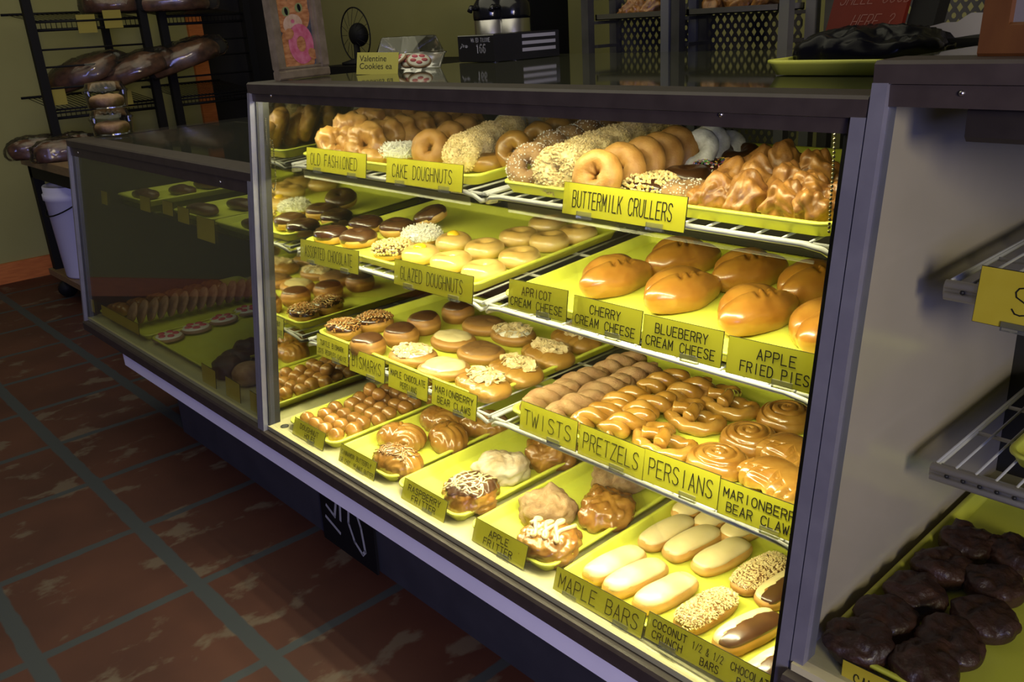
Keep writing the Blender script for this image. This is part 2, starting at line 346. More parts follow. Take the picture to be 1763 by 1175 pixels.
def flakes(name, pts, L, W, m, rnd, lie=.6):   # almond slices: pointed ovals with thickness
    V = []; F = []; out = [(math.cos(a) * (1 if math.cos(a) < 0 else 1.15), math.sin(a)) for a in [2 * PI * i / 8 for i in range(8)]]
    for p, n in pts:
        d = np.array([rnd.gauss(0, 1) for _ in range(3)]); zz = n * lie + d / np.linalg.norm(d) * (1 - lie); zz /= np.linalg.norm(zz)
        xx = np.cross(zz, [rnd.gauss(0, 1) for _ in range(3)]); xx /= np.linalg.norm(xx); yy = np.cross(zz, xx); k = .75 + .5 * rnd.random()
        q = p + n * .0035 * rnd.random() + n * .001; o = len(V)
        for h in (-.0005, .0005): V += [q + xx * a * L * k + yy * b * W * k + zz * h for a, b in out]
        F += [tuple(o + i for i in range(7, -1, -1)), tuple(o + 8 + i for i in range(8))] + [(o + i, o + (i + 1) % 8, o + 8 + (i + 1) % 8, o + 8 + i) for i in range(8)]
    return mesh(name, V, F, m, False)
def drape(s, path, lift=.0015):
    b = bvhtree.BVHTree.FromPolygons([tuple(v) for v in s.V], [tuple(f) for f in s.F]); out = []
    for x, y in path:
        h = b.ray_cast(Vector((x, y, 1)), Vector((0, 0, -1)))[0]
        if h is not None: out.append((x, y, h.z + lift))
    if len(out) > 6:
        Z = [p[2] for p in out]; out = [(p[0], p[1], max(Z[i] - .001, sum(Z[max(0, i - 3):i + 4]) / len(Z[max(0, i - 3):i + 4]))) for i, p in enumerate(out)]
    return out

# ---------------------------------------------------------------- pastry builders: each gives [(part, mesh, part label, part kind), ...]
CACHE = {}
def kind(fn):
    def g(var=0):
        k = (fn.__name__, var)
        if k not in CACHE: CACHE[k] = fn(random.Random(hash(fn.__name__) % 997 * 0 + len(fn.__name__) * 31 + var * 7 + 1), var * 13.7 + len(fn.__name__))
        return CACHE[k]
    g.__name__ = fn.__name__; return g
def ring(R, r, sq, rnd, sd, amp=.0015, sc=40, nu=40, nv=18, lump=.05, fl=.75):
    s = torus(R, r, nu, nv, sq, lambda a, b: 1 + lump * math.sin(2 * a + sd) * .6 + lump * .5 * math.sin(3 * a + sd * 2))
    s.displace(lambda p: amp * nz(p, sc, sd)); return s.flat(-r * sq * fl)
@kind
def glazed_ring(rnd, sd):
    s = ring(.0265, .0205, .98, rnd, sd, .0022, 26); return [('dough', s.mesh('glazed', 'glazed'), None, None)]
@kind
def small_glazed_ring(rnd, sd):
    s = ring(.0245, .0175, 1.0, rnd, sd, .004, 30); return [('dough', s.mesh('small_glazed', 'glazed'), None, None)]
@kind
def chocolate_ring(rnd, sd):
    s = ring(.024, .0225, .95, rnd, sd, .002, 24); top = s.V[:, 2].max()
    ice = s.cap('icing', 'choc' if sd < 20 else 'choclt', lambda p: p[2] - top * (.46 + .18 * nz(p, 30, sd + 3)), .0018)
    return [('dough', s.mesh('choc_dough', 'dough'), None, None), ('icing', ice, 'shiny chocolate icing', None)]
@kind
def coconut_ring(rnd, sd):
    s = ring(.025, .0205, .95, rnd, sd, .002, 24); top = s.V[:, 2].max(); d = lambda p: p[2] - top * .38
    return [('dough', s.mesh('coco_dough', 'dough'), None, None), ('icing', s.cap('icing', 'white_ice', d), None, None),
            ('coconut_shreds', bits('coconut', s.sample(520, d, rnd), (.0068, .0011, .0008), 'coconut', rnd, .005, .25), 'white coconut shreds', 'stuff')]
@kind
def peanut_ring(rnd, sd):
    s = ring(.025, .0205, .95, rnd, sd, .002, 24); top = s.V[:, 2].max(); d = lambda p: p[2] - top * .40
    return [('dough', s.mesh('nut_dough', 'dough'), None, None), ('icing', s.cap('icing', 'choc', d), None, None),
            ('chopped_peanuts', bits('peanuts', s.sample(420, d, rnd), (.0026, .0022, .0019), 'peanut', rnd, .0035, .3), 'chopped peanuts', 'stuff')]
@kind
def sprinkle_ring(rnd, sd):
    s = ring(.025, .0195, .9, rnd, sd, .002, 24); top = s.V[:, 2].max(); d = lambda p: p[2] - top * .40
    return [('dough', s.mesh('spr_dough', 'dough'), None, None), ('icing', s.cap('icing', 'choc', d), None, None),
            ('sprinkles', bits('sprinkles', s.sample(420, d, rnd), (.0026, .0008, .0008), None, rnd, .002, .75, .2, SPK), 'coloured sprinkles', 'stuff')]
@kind
def lemon_ring(rnd, sd):
    s = torus(.022, .0235, 40, 18, .85, lambda a, b: 1 + .03 * math.sin(2 * a + sd)); s.displace(lambda p: .0018 * nz(p, 26, sd)); s.flat(-.0155)
    j = blob(.0155, .0145, .0085, 24, 12, 2.2, 2); j.displace(lambda p: .0015 * nz(p, 60, sd)); j.V[:, 2] += s.V[:, 2].max() - .002
    return [('dough', s.mesh('lemon_dough', 'glazed'), None, None), ('lemon_filling', j.mesh('lemon', 'jelly'), 'yellow lemon filling', None)]
def cake(rnd, sd, m, amp=.0018):
    s = torus(.0245, .0185, 48, 22, .92, lambda a, b: 1 + .05 * math.sin(2 * a + sd) + (.06 * math.sin(5 * a + sd) if abs(b - PI) < .9 else 0))
    s.displace(lambda p: amp * nz(p, 45, sd) + amp * .5 * nz(p, 120, sd)); return s.flat(-.0145)
@kind
def plain_cake_ring(rnd, sd): return [('dough', cake(rnd, sd, 'cake').mesh('plain_cake', 'cake'), None, None)]
@kind
def glazed_cake_ring(rnd, sd): return [('dough', cake(rnd, sd, 'claw', .0025).mesh('glazed_cake', 'claw'), None, None)]
@kind
def cinnamon_cake_ring(rnd, sd):
    s = cake(rnd, sd, 'cinn'); return [('dough', s.mesh('cinn_cake', 'cinn'), None, None),
        ('sugar_grains', bits('sugar', s.sample(380, lambda p: 1, rnd), (.0009, .0009, .0008), 'powder', rnd, .0012, .2), 'sugar grains', 'stuff')]
@kind
def powdered_cake_ring(rnd, sd): return [('dough', cake(rnd, sd, 'powder', .003).mesh('powder_cake', 'powder'), None, None)]
@kind
def nut_cake_ring(rnd, sd):
    s = cake(rnd, sd, 'nut', .003); return [('dough', s.mesh('nut_cake', 'nut'), None, None),
        ('nut_crumbs', bits('crumbs', s.sample(900, lambda p: 1, rnd), (.0019, .0015, .0012), 'nut', rnd, .002, .2), 'chopped nut crumbs', 'stuff')]
@kind
def chocolate_cake_ring(rnd, sd):
    s = cake(rnd, sd, 'choclt'); return [('dough', s.mesh('choc_cake', 'choclt'), None, None)]
@kind
def old_fashioned_ring(rnd, sd):
    s = torus(.026, .0195, 56, 24, .85, lambda a, b: 1 + .10 * math.sin(3 * a + sd) + .10 * abs(math.sin(4.5 * a + sd)) * max(0, math.sin(b + .3)))
    s.displace(lambda p: .0078 * (ridged(p, 40, sd) - .45) + .003 * (ridged(p, 85, sd) - .4)); return [('dough', s.flat(-.013).mesh('old_fashioned', 'oldf'), None, None)]
@kind
def cruller_piece(rnd, sd):
    s = blob(.048, .029, .028, 64, 34, 2.3, 2); s.displace(lambda p: .012 * (ridged(p, 24, sd) - .4) + .009 * (billow(p, 50, sd + 3) - .4) + .003 * nz(p, 110, sd))
    s.V[:, 2] += .010 * np.sin(s.V[:, 0] * 62 + sd); s.norm(); return [('dough', s.flat(-.02).mesh('cruller', 'crull'), None, None)]
@kind
def fried_pie(rnd, sd):   # a front roll with three slashes folded over a rounder back flap
    s = blob(.076, .036, .034, 72, 38, 2.1, 2.1); h = blob(.060, .040, .036, 56, 30, 2.1, 2.2)
    for v in s.V:
        t = v[0] / .076; v[1] *= 1 - .40 * max(0, t) ** 1.6 - .08 * max(0, -t) ** 3; v[2] *= 1 - .20 * max(0, t) ** 2; top = max(0, v[2]) / .034
        for k in (-.10, .12, .34):
            dx = t - k - (v[1] + .002) * 9; v[2] -= top * .0075 * math.exp(-(dx / .050) ** 2) * math.exp(-((v[1] + .002) / .011) ** 2)
    for v in h.V:
        t = v[0] / .06; v[1] *= 1 - .25 * abs(t) ** 2.5; v[0] += .006; v[1] += .026 + .004 * t
    for q, k in ((s, 0), (h, 5)): q.norm(); q.displace(lambda p: .0035 * nz(p, 22, sd + k) + .0012 * nz(p, 70, sd)); q.flat(-.021)
    n = len(s.V); V = np.vstack([s.V, h.V]); V[:, 1] -= .010; return [('crust', mesh('fried_pie', V, list(s.F) + [tuple(i + n for i in f) for f in h.F], 'pie'), None, None)]
def puck(rx, ry, rz, rnd, sd, n2=2.6, amp=.002, sc=24): s = blob(rx, ry, rz, 40, 24, 2, n2); s.displace(lambda p: amp * nz(p, sc, sd)); return s
@kind
def bismark(rnd, sd):
    s = puck(.0385, .0375, .0245, rnd, sd, 2.7).flat(-.019); t = s.V[:, 2].max()
    return [('dough', s.mesh('bismark', 'bismark'), None, None), ('icing', s.cap('icing', 'choclt', lambda p: p[2] - t * (.80 + .08 * nz(p, 30, sd)), .0015), 'brown chocolate icing', None)]
@kind
def turtle_bismark(rnd, sd):
    s = puck(.044, .036, .022, rnd, sd, 2.5).flat(-.017); t = s.V[:, 2].max(); d = lambda p: p[2] - t * (.62 + .1 * nz(p, 30, sd))
    mb = MB()
    for k in range(9):
        x = -.034 + k * .0085; pts = drape(s, [(x + .004 * math.sin(i * 1.3), -.028 + i * .0056) for i in range(11)], .003)
        if len(pts) > 2: mb.tube(pts, .0010, 5)
    return [('dough', s.mesh('turtle', 'bismark'), None, None), ('icing', s.cap('icing', 'choc', d), 'dark chocolate icing', None),
            ('nut_topping', bits('nuts', s.sample(170, d, rnd), (.0022, .0018, .0015), 'bismark', rnd, .003, .3), 'chopped nuts', 'stuff'), ('caramel_drizzle', mb.mesh('drizzle', 'nut', True), 'thin caramel drizzle', None)]
def persian(rnd, sd, ic, amp=.0):
    s = puck(.0575, .0455, .0165, rnd, sd, 2.5, .0022, 20).flat(-.012); t = s.V[:, 2].max()
    d = lambda p: .80 - math.hypot(p[0] / .0575, p[1] / .0455) + .16 * nz(p, 26, sd) if p[2] > t * .5 else -1
    c = s.cap('icing', ic, lambda p: d(p) * .02, .003, .004)
    for v in c.vertices: v.co.z += .0022 * noise.noise(Vector((v.co.x * 60, v.co.y * 110 + sd, 0)))
    return s, d, c
@kind
def maple_persian(rnd, sd): s, d, c = persian(rnd, sd, 'maple'); return [('dough', s.mesh('persian', 'bismark'), None, None), ('icing', c, 'light brown maple icing', None)]
@kind
def cream_persian(rnd, sd): s, d, c = persian(rnd, sd, 'cream_ice'); return [('dough', s.mesh('persian', 'bismark'), None, None), ('icing', c, 'pale cream icing', None)]
@kind
def almond_persian(rnd, sd):
    s, d, c = persian(rnd, sd, 'white_ice'); return [('dough', s.mesh('persian', 'bismark'), None, None), ('icing', c, 'white icing', None),
        ('almond_flakes', flakes('almonds', s.sample(150, d, rnd), .0068, .0045, 'almond', rnd), 'sliced almonds', 'stuff')]
@kind
def almond_bear_claw(rnd, sd):
    s = blob(.063, .039, .0205, 60, 26, 3.0, 2.3)
    for v in s.V:
        t = v[0] / .063; g = abs(math.sin(t * PI * 3.5)); side = max(0, -v[1] / .039)
        v[1] *= 1 - .16 * (1 - g) ** 2 * side; v[2] *= 1 - .30 * (1 - g) ** 2.5 * min(1, .35 + side)
    s.norm(); s.displace(lambda p: .0015 * nz(p, 28, sd)); s.flat(-.013); t = s.V[:, 2].max()
    d = lambda p: (.74 - math.hypot(p[0] / .063, (p[1] - .006) / .034)) if p[2] > t * .5 else -1
    return [('dough', s.mesh('claw', 'claw'), None, None), ('almond_flakes', flakes('almonds', s.sample(150, d, rnd), .0072, .0046, 'almond', rnd), 'sliced almonds', 'stuff')]
@kind
def glazed_bear_claw(rnd, sd):
    s = blob(.060, .042, .021, 72, 26, 4.0, 2.8)
    for v in s.V:
        t = v[0] / .06; g = abs(math.sin(t * PI * 4)); side = min(1, max(0, (-v[1] - .004) / .02))
        v[1] += .011 * (1 - g) ** 2 * side; v[2] *= 1 - .5 * (1 - g) ** 2 * side
    s.norm(); s.displace(lambda p: .0013 * nz(p, 28, sd)); return [('dough', s.flat(-.014).mesh('glazed_claw', 'roll'), None, None)]
def braid(L, r0, turns, n=3, lumps=0, sd=0, thick=.0):
    mb = MB()
    for k in range(n):
        P = []; R = []
        for i in range(40):
            t = i / 39; a = 2 * PI * (turns * t + k / n) + sd; e = math.sin(PI * min(1, max(0, t * .9 + .05))) ** .5
            P.append((L * (t - .5) + .002 * math.sin(9 * t + sd), r0 * .82 * e * math.cos(a), r0 * .62 * e * math.sin(a) + r0 * 1.25)); R.append(r0 * .85 * (.55 + .45 * e) * (1 + .06 * math.sin(30 * t)))
        mb.tube(P, R, 12)
    return mb
@kind
def sugar_twist(rnd, sd):
    s0 = braid(.125, .0185, 1.6, 2, sd=sd); s = Surf(s0.V, s0.F); s.displace(lambda p: .0016 * nz(p, 140, sd)); s.V[:, 2] -= s.V[:, 2].min(); return [('dough', s.mesh('sugar_twist', 'cinn'), None, None)]
@kind
def glazed_twist(rnd, sd):
    s0 = braid(.115, .0185, 1.45, 2, sd=sd); s = Surf(s0.V, s0.F); s.displace(lambda p: .0012 * nz(p, 45, sd)); s.V[:, 2] -= s.V[:, 2].min(); return [('dough', s.mesh('glazed_twist', 'twist'), None, None)]
@kind
def pretzel(rnd, sd):
    K = [(.012, -.030, .012), (.03, -.012, .013), (.046, .012, .012), (.040, .036, .012), (.016, .042, .013), (-.002, .026, .016), (-.010, .006, .026), (-.014, -.012, .034), (-.024, -.036, .018), (-.034, -.046, .010)]
    K = [(-.034 + .068 + 0, -.046, .010), (.024, -.034, .018), (.012, -.012, .030), (-.004, .006, .018), (-.022, .030, .012), (-.046, .026, .011), (-.056, .002, .011), (-.044, -.026, .011), (-.018, -.040, .012), (.004, -.043, .012)]
    K = [(-.030, -.030, .026), (-.014, -.012, .024), (.004, .004, .016), (.022, .020, .012), (.040, .030, .012), (.056, .018, .012), (.058, -.008, .012), (.044, -.030, .012), (.020, -.040, .012),
         (0, -.042, .012), (-.020, -.040, .012), (-.044, -.030, .012), (-.058, -.008, .012), (-.056, .018, .012), (-.040, .030, .012), (-.022, .020, .013), (-.004, .004, .026), (.014, -.012, .032), (.030, -.030, .028)]
    P = []
    for i in range(len(K) - 1):
        p0, p1, p2, p3 = [np.array(K[min(max(i + q, 0), len(K) - 1)]) for q in (-1, 0, 1, 2)]
        for j in range(6):
            t = j / 6; P.append(.5 * ((2 * p1) + (-p0 + p2) * t + (2 * p0 - 5 * p1 + 4 * p2 - p3) * t * t + (-p0 + 3 * p1 - 3 * p2 + p3) * t ** 3))
    P.append(np.array(K[-1])); mb = MB().tube(P, [.0132] * len(P), 16, mod=lambda t, a: 1 + .11 * math.sin(2 * a + t * 80))
    V = np.array(mb.V); V[:, 2] -= V[:, 2].min(); return [('dough', mesh('pretzel', V, mb.F, 'twist'), None, None)]
@kind
def spiral_roll(rnd, sd):
    nr, nt, R, h = 34, 72, .0575, .034; V = [(0, 0, h)]
    for i in range(1, nr):
        r = i / (nr - 1)
        for j in range(nt):
            a = 2 * PI * j / nt; f = (r * 3.6 - j / nt + .2) % 1; g = math.exp(-((f - .5) / .13) ** 2) if r < .97 else 0
            z = h * (1 - r ** 4.5) ** .45 + (.004 * (1 - r)); z -= g * .0062 * (1 - .5 * r ** 6) if r < .99 else 0
            q = R * r * (1 + .03 * math.sin(2 * a + sd)); V.append((q * math.cos(a), q * math.sin(a) * .97, max(.008, z)))
    for zz, k in ((.003, .985), (0, .93)):
        for j in range(nt): a = 2 * PI * j / nt; V.append((R * k * math.cos(a), R * k * math.sin(a) * .97, zz))
    F = [(0, 1 + j, 1 + (j + 1) % nt) for j in range(nt)]
    F += [(1 + i * nt + j, 1 + (i + 1) * nt + j, 1 + (i + 1) * nt + (j + 1) % nt, 1 + i * nt + (j + 1) % nt) for i in range(nr) for j in range(nt)]
    F.append(tuple(1 + nr * nt + j for j in range(nt - 1, -1, -1))); s = Surf(V, F); s.displace(lambda p: .0012 * nz(p, 50, sd)); s.V[:, 2] -= s.V[:, 2].min()
    return [('dough', s.mesh('spiral', 'roll'), None, None)]
def fritter(rnd, sd, rx=.053, ry=.049, rz=.031):
    s = blob(rx, ry, rz, 84, 44, 2.1, 2.3); s.displace(lambda p: .0075 * (billow(p, 20, sd) - .4) + .0058 * (billow(p, 44, sd + 4) - .4) + .0024 * (billow(p, 95, sd) - .4) + .004 * nz(p, 30, sd + 9)); return s.flat(-rz * .62)
@kind
def glazed_fritter(rnd, sd): return [('dough', fritter(rnd, sd).mesh('fritter', 'fritter'), None, None)]
@kind
def sugared_fritter(rnd, sd): return [('dough', fritter(rnd, sd + 2).mesh('fritter', 'sugarfr'), None, None)]
@kind
def powdered_fritter(rnd, sd): return [('dough', fritter(rnd, sd + 5, .057, .047, .033).mesh('fritter', 'powfr'), None, None)]
@kind
def maple_drizzle_fritter(rnd, sd):
    s = fritter(rnd, sd + 8); mb = MB(); path = []
    for i in range(90):
        t = i / 89; path.append((-.034 + .066 * t + .006 * math.sin(t * 40), .026 * math.sin(t * 6.5 * PI)))
    mb.tube(drape(s, path, .0022), .0036, 8); return [('dough', s.mesh('fritter', 'fritter'), None, None), ('maple_drizzle', mb.mesh('drizzle', 'cream_ice', True), 'thick pale maple drizzle', None)]
@kind
def chocolate_drizzle_fritter(rnd, sd):
    s = fritter(rnd, sd + 3); t = s.V[:, 2].max(); mb = MB()
    for k in range(8): mb.tube(drape(s, [(-.036 + k * .010 + .008 * math.sin(i * .35 + k), -.034 + i * .004) for i in range(18)], .0022), .0013, 6)
    for k in range(4): mb.tube(drape(s, [(-.036 + i * .004, -.024 + k * .015 + .004 * math.sin(i * .7)) for i in range(19)], .0022), .0012, 6)
    return [('dough', s.mesh('fritter', 'fritter'), None, None), ('icing', s.cap('icing', 'choclt', lambda p: p[2] - t * (.72 + .2 * nz(p, 24, sd)), .0012), 'brown icing patches', None), ('caramel_drizzle', mb.mesh('drizzle', 'cream_ice', True), 'criss-cross icing drizzle', None)]
def butterfly_surf(rnd, sd):
    s = blob(.056, .040, .030, 70, 34, 2.2, 2.1); c1 = np.array((.030, -.036, .004)); c2 = np.array((-.034, -.030, .006))
    def f(p):
        q = p - c1 if p[0] > -.004 else p - c2; d = math.sqrt((q[0] * 1.0) ** 2 + (q[1] * .95) ** 2 + q[2] ** 2)
        return .0048 * abs(math.sin(d * 260 + sd)) ** .6 - .005 * math.exp(-((p[0] + .004) / .005) ** 2)
    s.displace(f); return s.flat(-.018)
@kind
def cinnamon_butterfly(rnd, sd): return [('dough', butterfly_surf(rnd, sd).mesh('butterfly', 'roll'), None, None)]
@kind
def drizzled_butterfly(rnd, sd):
    s = butterfly_surf(rnd, sd); mb = MB(); t = s.V[:, 2].max()
    for k in range(9): mb.tube(drape(s, [(-.042 + k * .0105 + .006 * math.sin(i * .6 + k), -.026 + i * .004) for i in range(14)], .002), .0016, 6)
    for k in range(3): mb.tube(drape(s, [(-.044 + i * .005, -.018 + k * .017 + .004 * math.sin(i)) for i in range(18)], .002), .0016, 6)
    return [('dough', s.mesh('butterfly', 'roll'), None, None), ('chocolate_drizzle', mb.mesh('drizzle', 'maple', True), 'brown icing drizzle', None)]
def bar(rnd, sd): s = blob(.068, .0275, .0225, 52, 26, 3.2, 2.2); s.displace(lambda p: .0022 * nz(p, 20, sd)); return s.flat(-.015)
def barcap(s, m, sd, lo=.62): t = s.V[:, 2].max(); return s.cap('icing', m, lambda p: p[2] - t * (lo + .10 * nz(p, 24, sd)) if abs(p[0]) < .064 else -1, .0016)
@kind
def maple_bar(rnd, sd): s = bar(rnd, sd); return [('dough', s.mesh('bar', 'bardough'), None, None), ('icing', barcap(s, 'cream_ice', sd), 'pale maple icing', None)]
@kind
def coconut_bar(rnd, sd):
    s = bar(rnd, sd); t = s.V[:, 2].max(); d = lambda p: p[2] - t * (.60 + .1 * nz(p, 24, sd))
    return [('dough', s.mesh('bar', 'bismark'), None, None), ('icing', barcap(s, 'maple', sd), None, None), ('coconut_crumbs', bits('crumbs', s.sample(1500, d, rnd), (.0021, .0009, .0007), 'nut', rnd, .0025, .3), 'toasted coconut crumbs', 'stuff')]
@kind
def half_bar(rnd, sd):
    s = bar(rnd, sd); t = s.V[:, 2].max(); e = lambda p: p[2] - t * (.60 + .10 * nz(p, 24, sd))
    return [('dough', s.mesh('bar', 'bismark'), None, None), ('maple_icing', s.cap('icing', 'cream_ice', lambda p: min(e(p), p[1] - .003 + .004 * math.sin(p[0] * 170)), .0020), 'pale maple icing half', None),
            ('chocolate_icing', s.cap('icing', 'choclt', lambda p: min(e(p), .005 - p[1]), .0014), 'chocolate icing half', None)]
@kind
def doughnut_hole(rnd, sd): s = blob(.0205, .0195, .0185, 22, 14); s.displace(lambda p: .0022 * nz(p, 50, sd)); return [('dough', s.flat(-.0155).mesh('hole', 'hole'), None, None)]
@kind
def chocolate_muffin(rnd, sd):
    s = blob(.046, .044, .022, 44, 26, 2, 3.0); s.displace(lambda p: ((.008 * (billow(p, 26, sd) - .4) + .005 * (ridged(p, 60, sd) - .4)) if p[2] > .004 else .001 * nz(p, 40, sd))); return [('cake', s.flat(-.020).mesh('muffin', 'brownie'), None, None)]
@kind
def flat_cookie(rnd, sd): s = blob(.042, .041, .009, 30, 14, 2, 2.4); s.displace(lambda p: .0022 * nz(p, 50, sd)); return [('cookie', s.flat(-.005).mesh('cookie', 'cookie'), None, None)]
@kind
def valentine_cookie(rnd, sd):
    s = blob(.052, .050, .009, 36, 14, 2, 2.6); s.flat(-.005); t = s.V[:, 2].max(); d = lambda p: (.9 - math.hypot(p[0], p[1]) / .05) * .02 if p[2] > t * .5 else -1
    mb = MB()
    for k in range(5):
        a = 2 * PI * k / 5; c = (.024 * math.cos(a), .024 * math.sin(a)); b = blob(.013, .011, .005, 14, 8); b.V += np.array((c[0], c[1], t + .001)); mb.add(b.V, b.F)
    return [('cookie', s.mesh('cookie', 'cookie'), None, None), ('icing', s.cap('icing', 'white_ice', d), 'white icing', None), ('icing_hearts', mb.mesh('hearts', 'pink', True), 'pink icing dabs', None)]
@kind
def croissant(rnd, sd):
    s = blob(.062, .032, .026, 60, 24, 2.2, 2)
    for v in s.V: t = v[0] / .062; v[1] = v[1] * (1 - .3 * t * t) - .018 * t * t
    s.norm(); s.displace(lambda p: .0035 * abs(math.sin(p[0] * 110))); return [('dough', s.flat(-.016).mesh('croissant', 'roll'), None, None)]
@kind
def dark_muffin(rnd, sd): s = blob(.048, .046, .036, 40, 22, 2, 2.3); s.displace(lambda p: .006 * (ridged(p, 28, sd) - .4)); return [('cake', s.flat(-.026).mesh('dark_muffin', 'darkbread'), None, None)]
@kind
def pale_scone(rnd, sd): s = blob(.048, .045, .036, 40, 22, 2, 2.3); s.displace(lambda p: .005 * (ridged(p, 28, sd) - .4)); return [('cake', s.flat(-.026).mesh('scone', 'cookie'), None, None)]
@kind
def pastry_bar(rnd, sd): s = blob(.075, .03, .02, 44, 20, 3, 2.3); s.displace(lambda p: .004 * nz(p, 34, sd)); return [('crust', s.flat(-.013).mesh('pastry_bar', 'bread'), None, None)]

def serve(spec, name, label, cat, loc, rot=(0, 0, 0), scale=1.0, group=None):
    if len(spec) == 1:
        o = put(name, spec[0][1], None, loc, rot); tag(o, label, cat, group)
    else:
        o = thing(name, label, cat, loc, rot, group)
        for pn, me, lb, kd in spec: put(pn, me, o, label=lb, kind=kd)
    o.scale = (scale,) * 3 if np.isscalar(scale) else scale
    return o
R = math.radians

# ---------------------------------------------------------------- single stroke lettering for the engraved plates
GL = {'A': 'a0,0 2,6 4,0|.7,2 3.3,2', 'B': '0,0 0,6 2.6,6 3.6,5.4 3.6,3.8 2.6,3.2 0,3.2|2.6,3.2 4,2.5 4,.8 2.8,0 0,0', 'C': '4,4.9 3.2,5.8 2,6 .8,5.6 0,4.3 0,1.7 .8,.4 2,0 3.2,.2 4,1.1',
      'D': '0,0 0,6 2,6 3.4,5.3 4,4 4,2 3.4,.7 2,0 0,0', 'E': '4,6 0,6 0,0 4,0|0,3.1 3.2,3.1', 'F': '4,6 0,6 0,0|0,3.1 3.2,3.1', 'G': '4,4.9 3.2,5.8 2,6 .8,5.6 0,4.3 0,1.7 .8,.4 2,0 3.2,.3 4,1.2 4,2.8 2.3,2.8',
      'H': '0,0 0,6|4,0 4,6|0,3.1 4,3.1', 'I': '2,0 2,6', 'J': '3.5,6 3.5,1.4 2.8,.2 1.6,0 .5,.6 .2,1.6', 'K': '0,0 0,6|4,6 0,2.4|1.4,3.6 4,0', 'L': '0,6 0,0 3.8,0', 'M': '0,0 0,6 2,2 4,6 4,0', 'N': '0,0 0,6 4,0 4,6',
      'O': '2,0 .8,.4 0,1.7 0,4.3 .8,5.6 2,6 3.2,5.6 4,4.3 4,1.7 3.2,.4 2,0', 'P': '0,0 0,6 2.7,6 3.8,5.4 4,4.4 3.8,3.4 2.7,2.8 0,2.8', 'R': '0,0 0,6 2.7,6 3.8,5.4 4,4.5 3.8,3.6 2.7,3 0,3|2.3,3 4,0',
      'S': '3.9,5 3.1,5.8 2,6 .8,5.7 .2,4.8 .5,3.8 2,3.1 3.5,2.4 4,1.3 3.3,.3 2,0 .8,.2 0,1.1', 'T': '0,6 4,6|2,6 2,0', 'U': '0,6 0,1.6 .8,.4 2,0 3.2,.4 4,1.6 4,6', 'V': '0,6 2,0 4,6', 'W': '-.3,6 .9,0 2,4.4 3.1,0 4.3,6',
      'Y': '0,6 2,3 4,6|2,3 2,0', 'Z': '0,6 4,6 0,0 4,0', '0': '2,0 .8,.4 .2,1.7 .2,4.3 .8,5.6 2,6 3.2,5.6 3.8,4.3 3.8,1.7 3.2,.4 2,0', '1': '1,4.8 2.2,6 2.2,0', '2': '.2,4.8 1,5.8 2.4,6 3.6,5.2 3.6,4 .2,0 3.9,0',
      '5': '3.6,6 .6,6 .4,3.3 2.2,3.7 3.7,2.8 3.7,1 2.4,0 .9,.1 .1,1', '6': '3.5,5.6 2,6 .7,4.8 .2,2.6 .5,.8 2,0 3.5,.8 3.7,2.2 2.8,3.4 1.4,3.4 .4,2.4', '/': '.3,-.2 3.7,6.2', '&': '4,0 1,4.4 1.2,5.6 2.2,6 3,5.4 2.8,4.3 .5,2.2 .4,.9 1.4,0 2.6,.2 4,2.4', '.': '1.8,0 2.2,0 2.2,.4', '?': '.3,4.8 1,5.8 2.4,6 3.6,5.2 3.6,4 2,2.8 2,1.7|2,0 2,.4', "'": '2,6 1.9,4.9'}
def strokes(text, x0, z0, cw, ch, gap, t, mb, italic=0.0, y=0.0):
    """flat ribbons in the x-z plane facing -y; cw, ch letter width and height"""
    for i, c in enumerate(text):
        if c == ' ' or c not in GL: continue
        for pl in GL[c].replace('a', '').split('|'):
            P = [tuple(map(float, q.split(','))) for q in pl.split()]; P = [(x0 + i * (cw + gap) + p[0] / 4 * cw + italic * p[1] / 6 * ch, z0 + p[1] / 6 * ch) for p in P]
            ribbon(P, t, mb, y)
def ribbon(P, t, mb, y=0.0):
    for a, b in zip(P[:-1], P[1:]):
        dx, dz = b[0] - a[0], b[1] - a[1]; l = math.hypot(dx, dz) + 1e-9; ex, ez = dx / l * t * .35, dz / l * t * .35; px, pz = -dz / l * t / 2, dx / l * t / 2
        mb.add([(a[0] - ex + px, y, a[1] - ez + pz), (a[0] - ex - px, y, a[1] - ez - pz), (b[0] + ex - px, y, b[1] + ez - pz), (b[0] + ex + px, y, b[1] + ez + pz)], [(0, 1, 2, 3)])
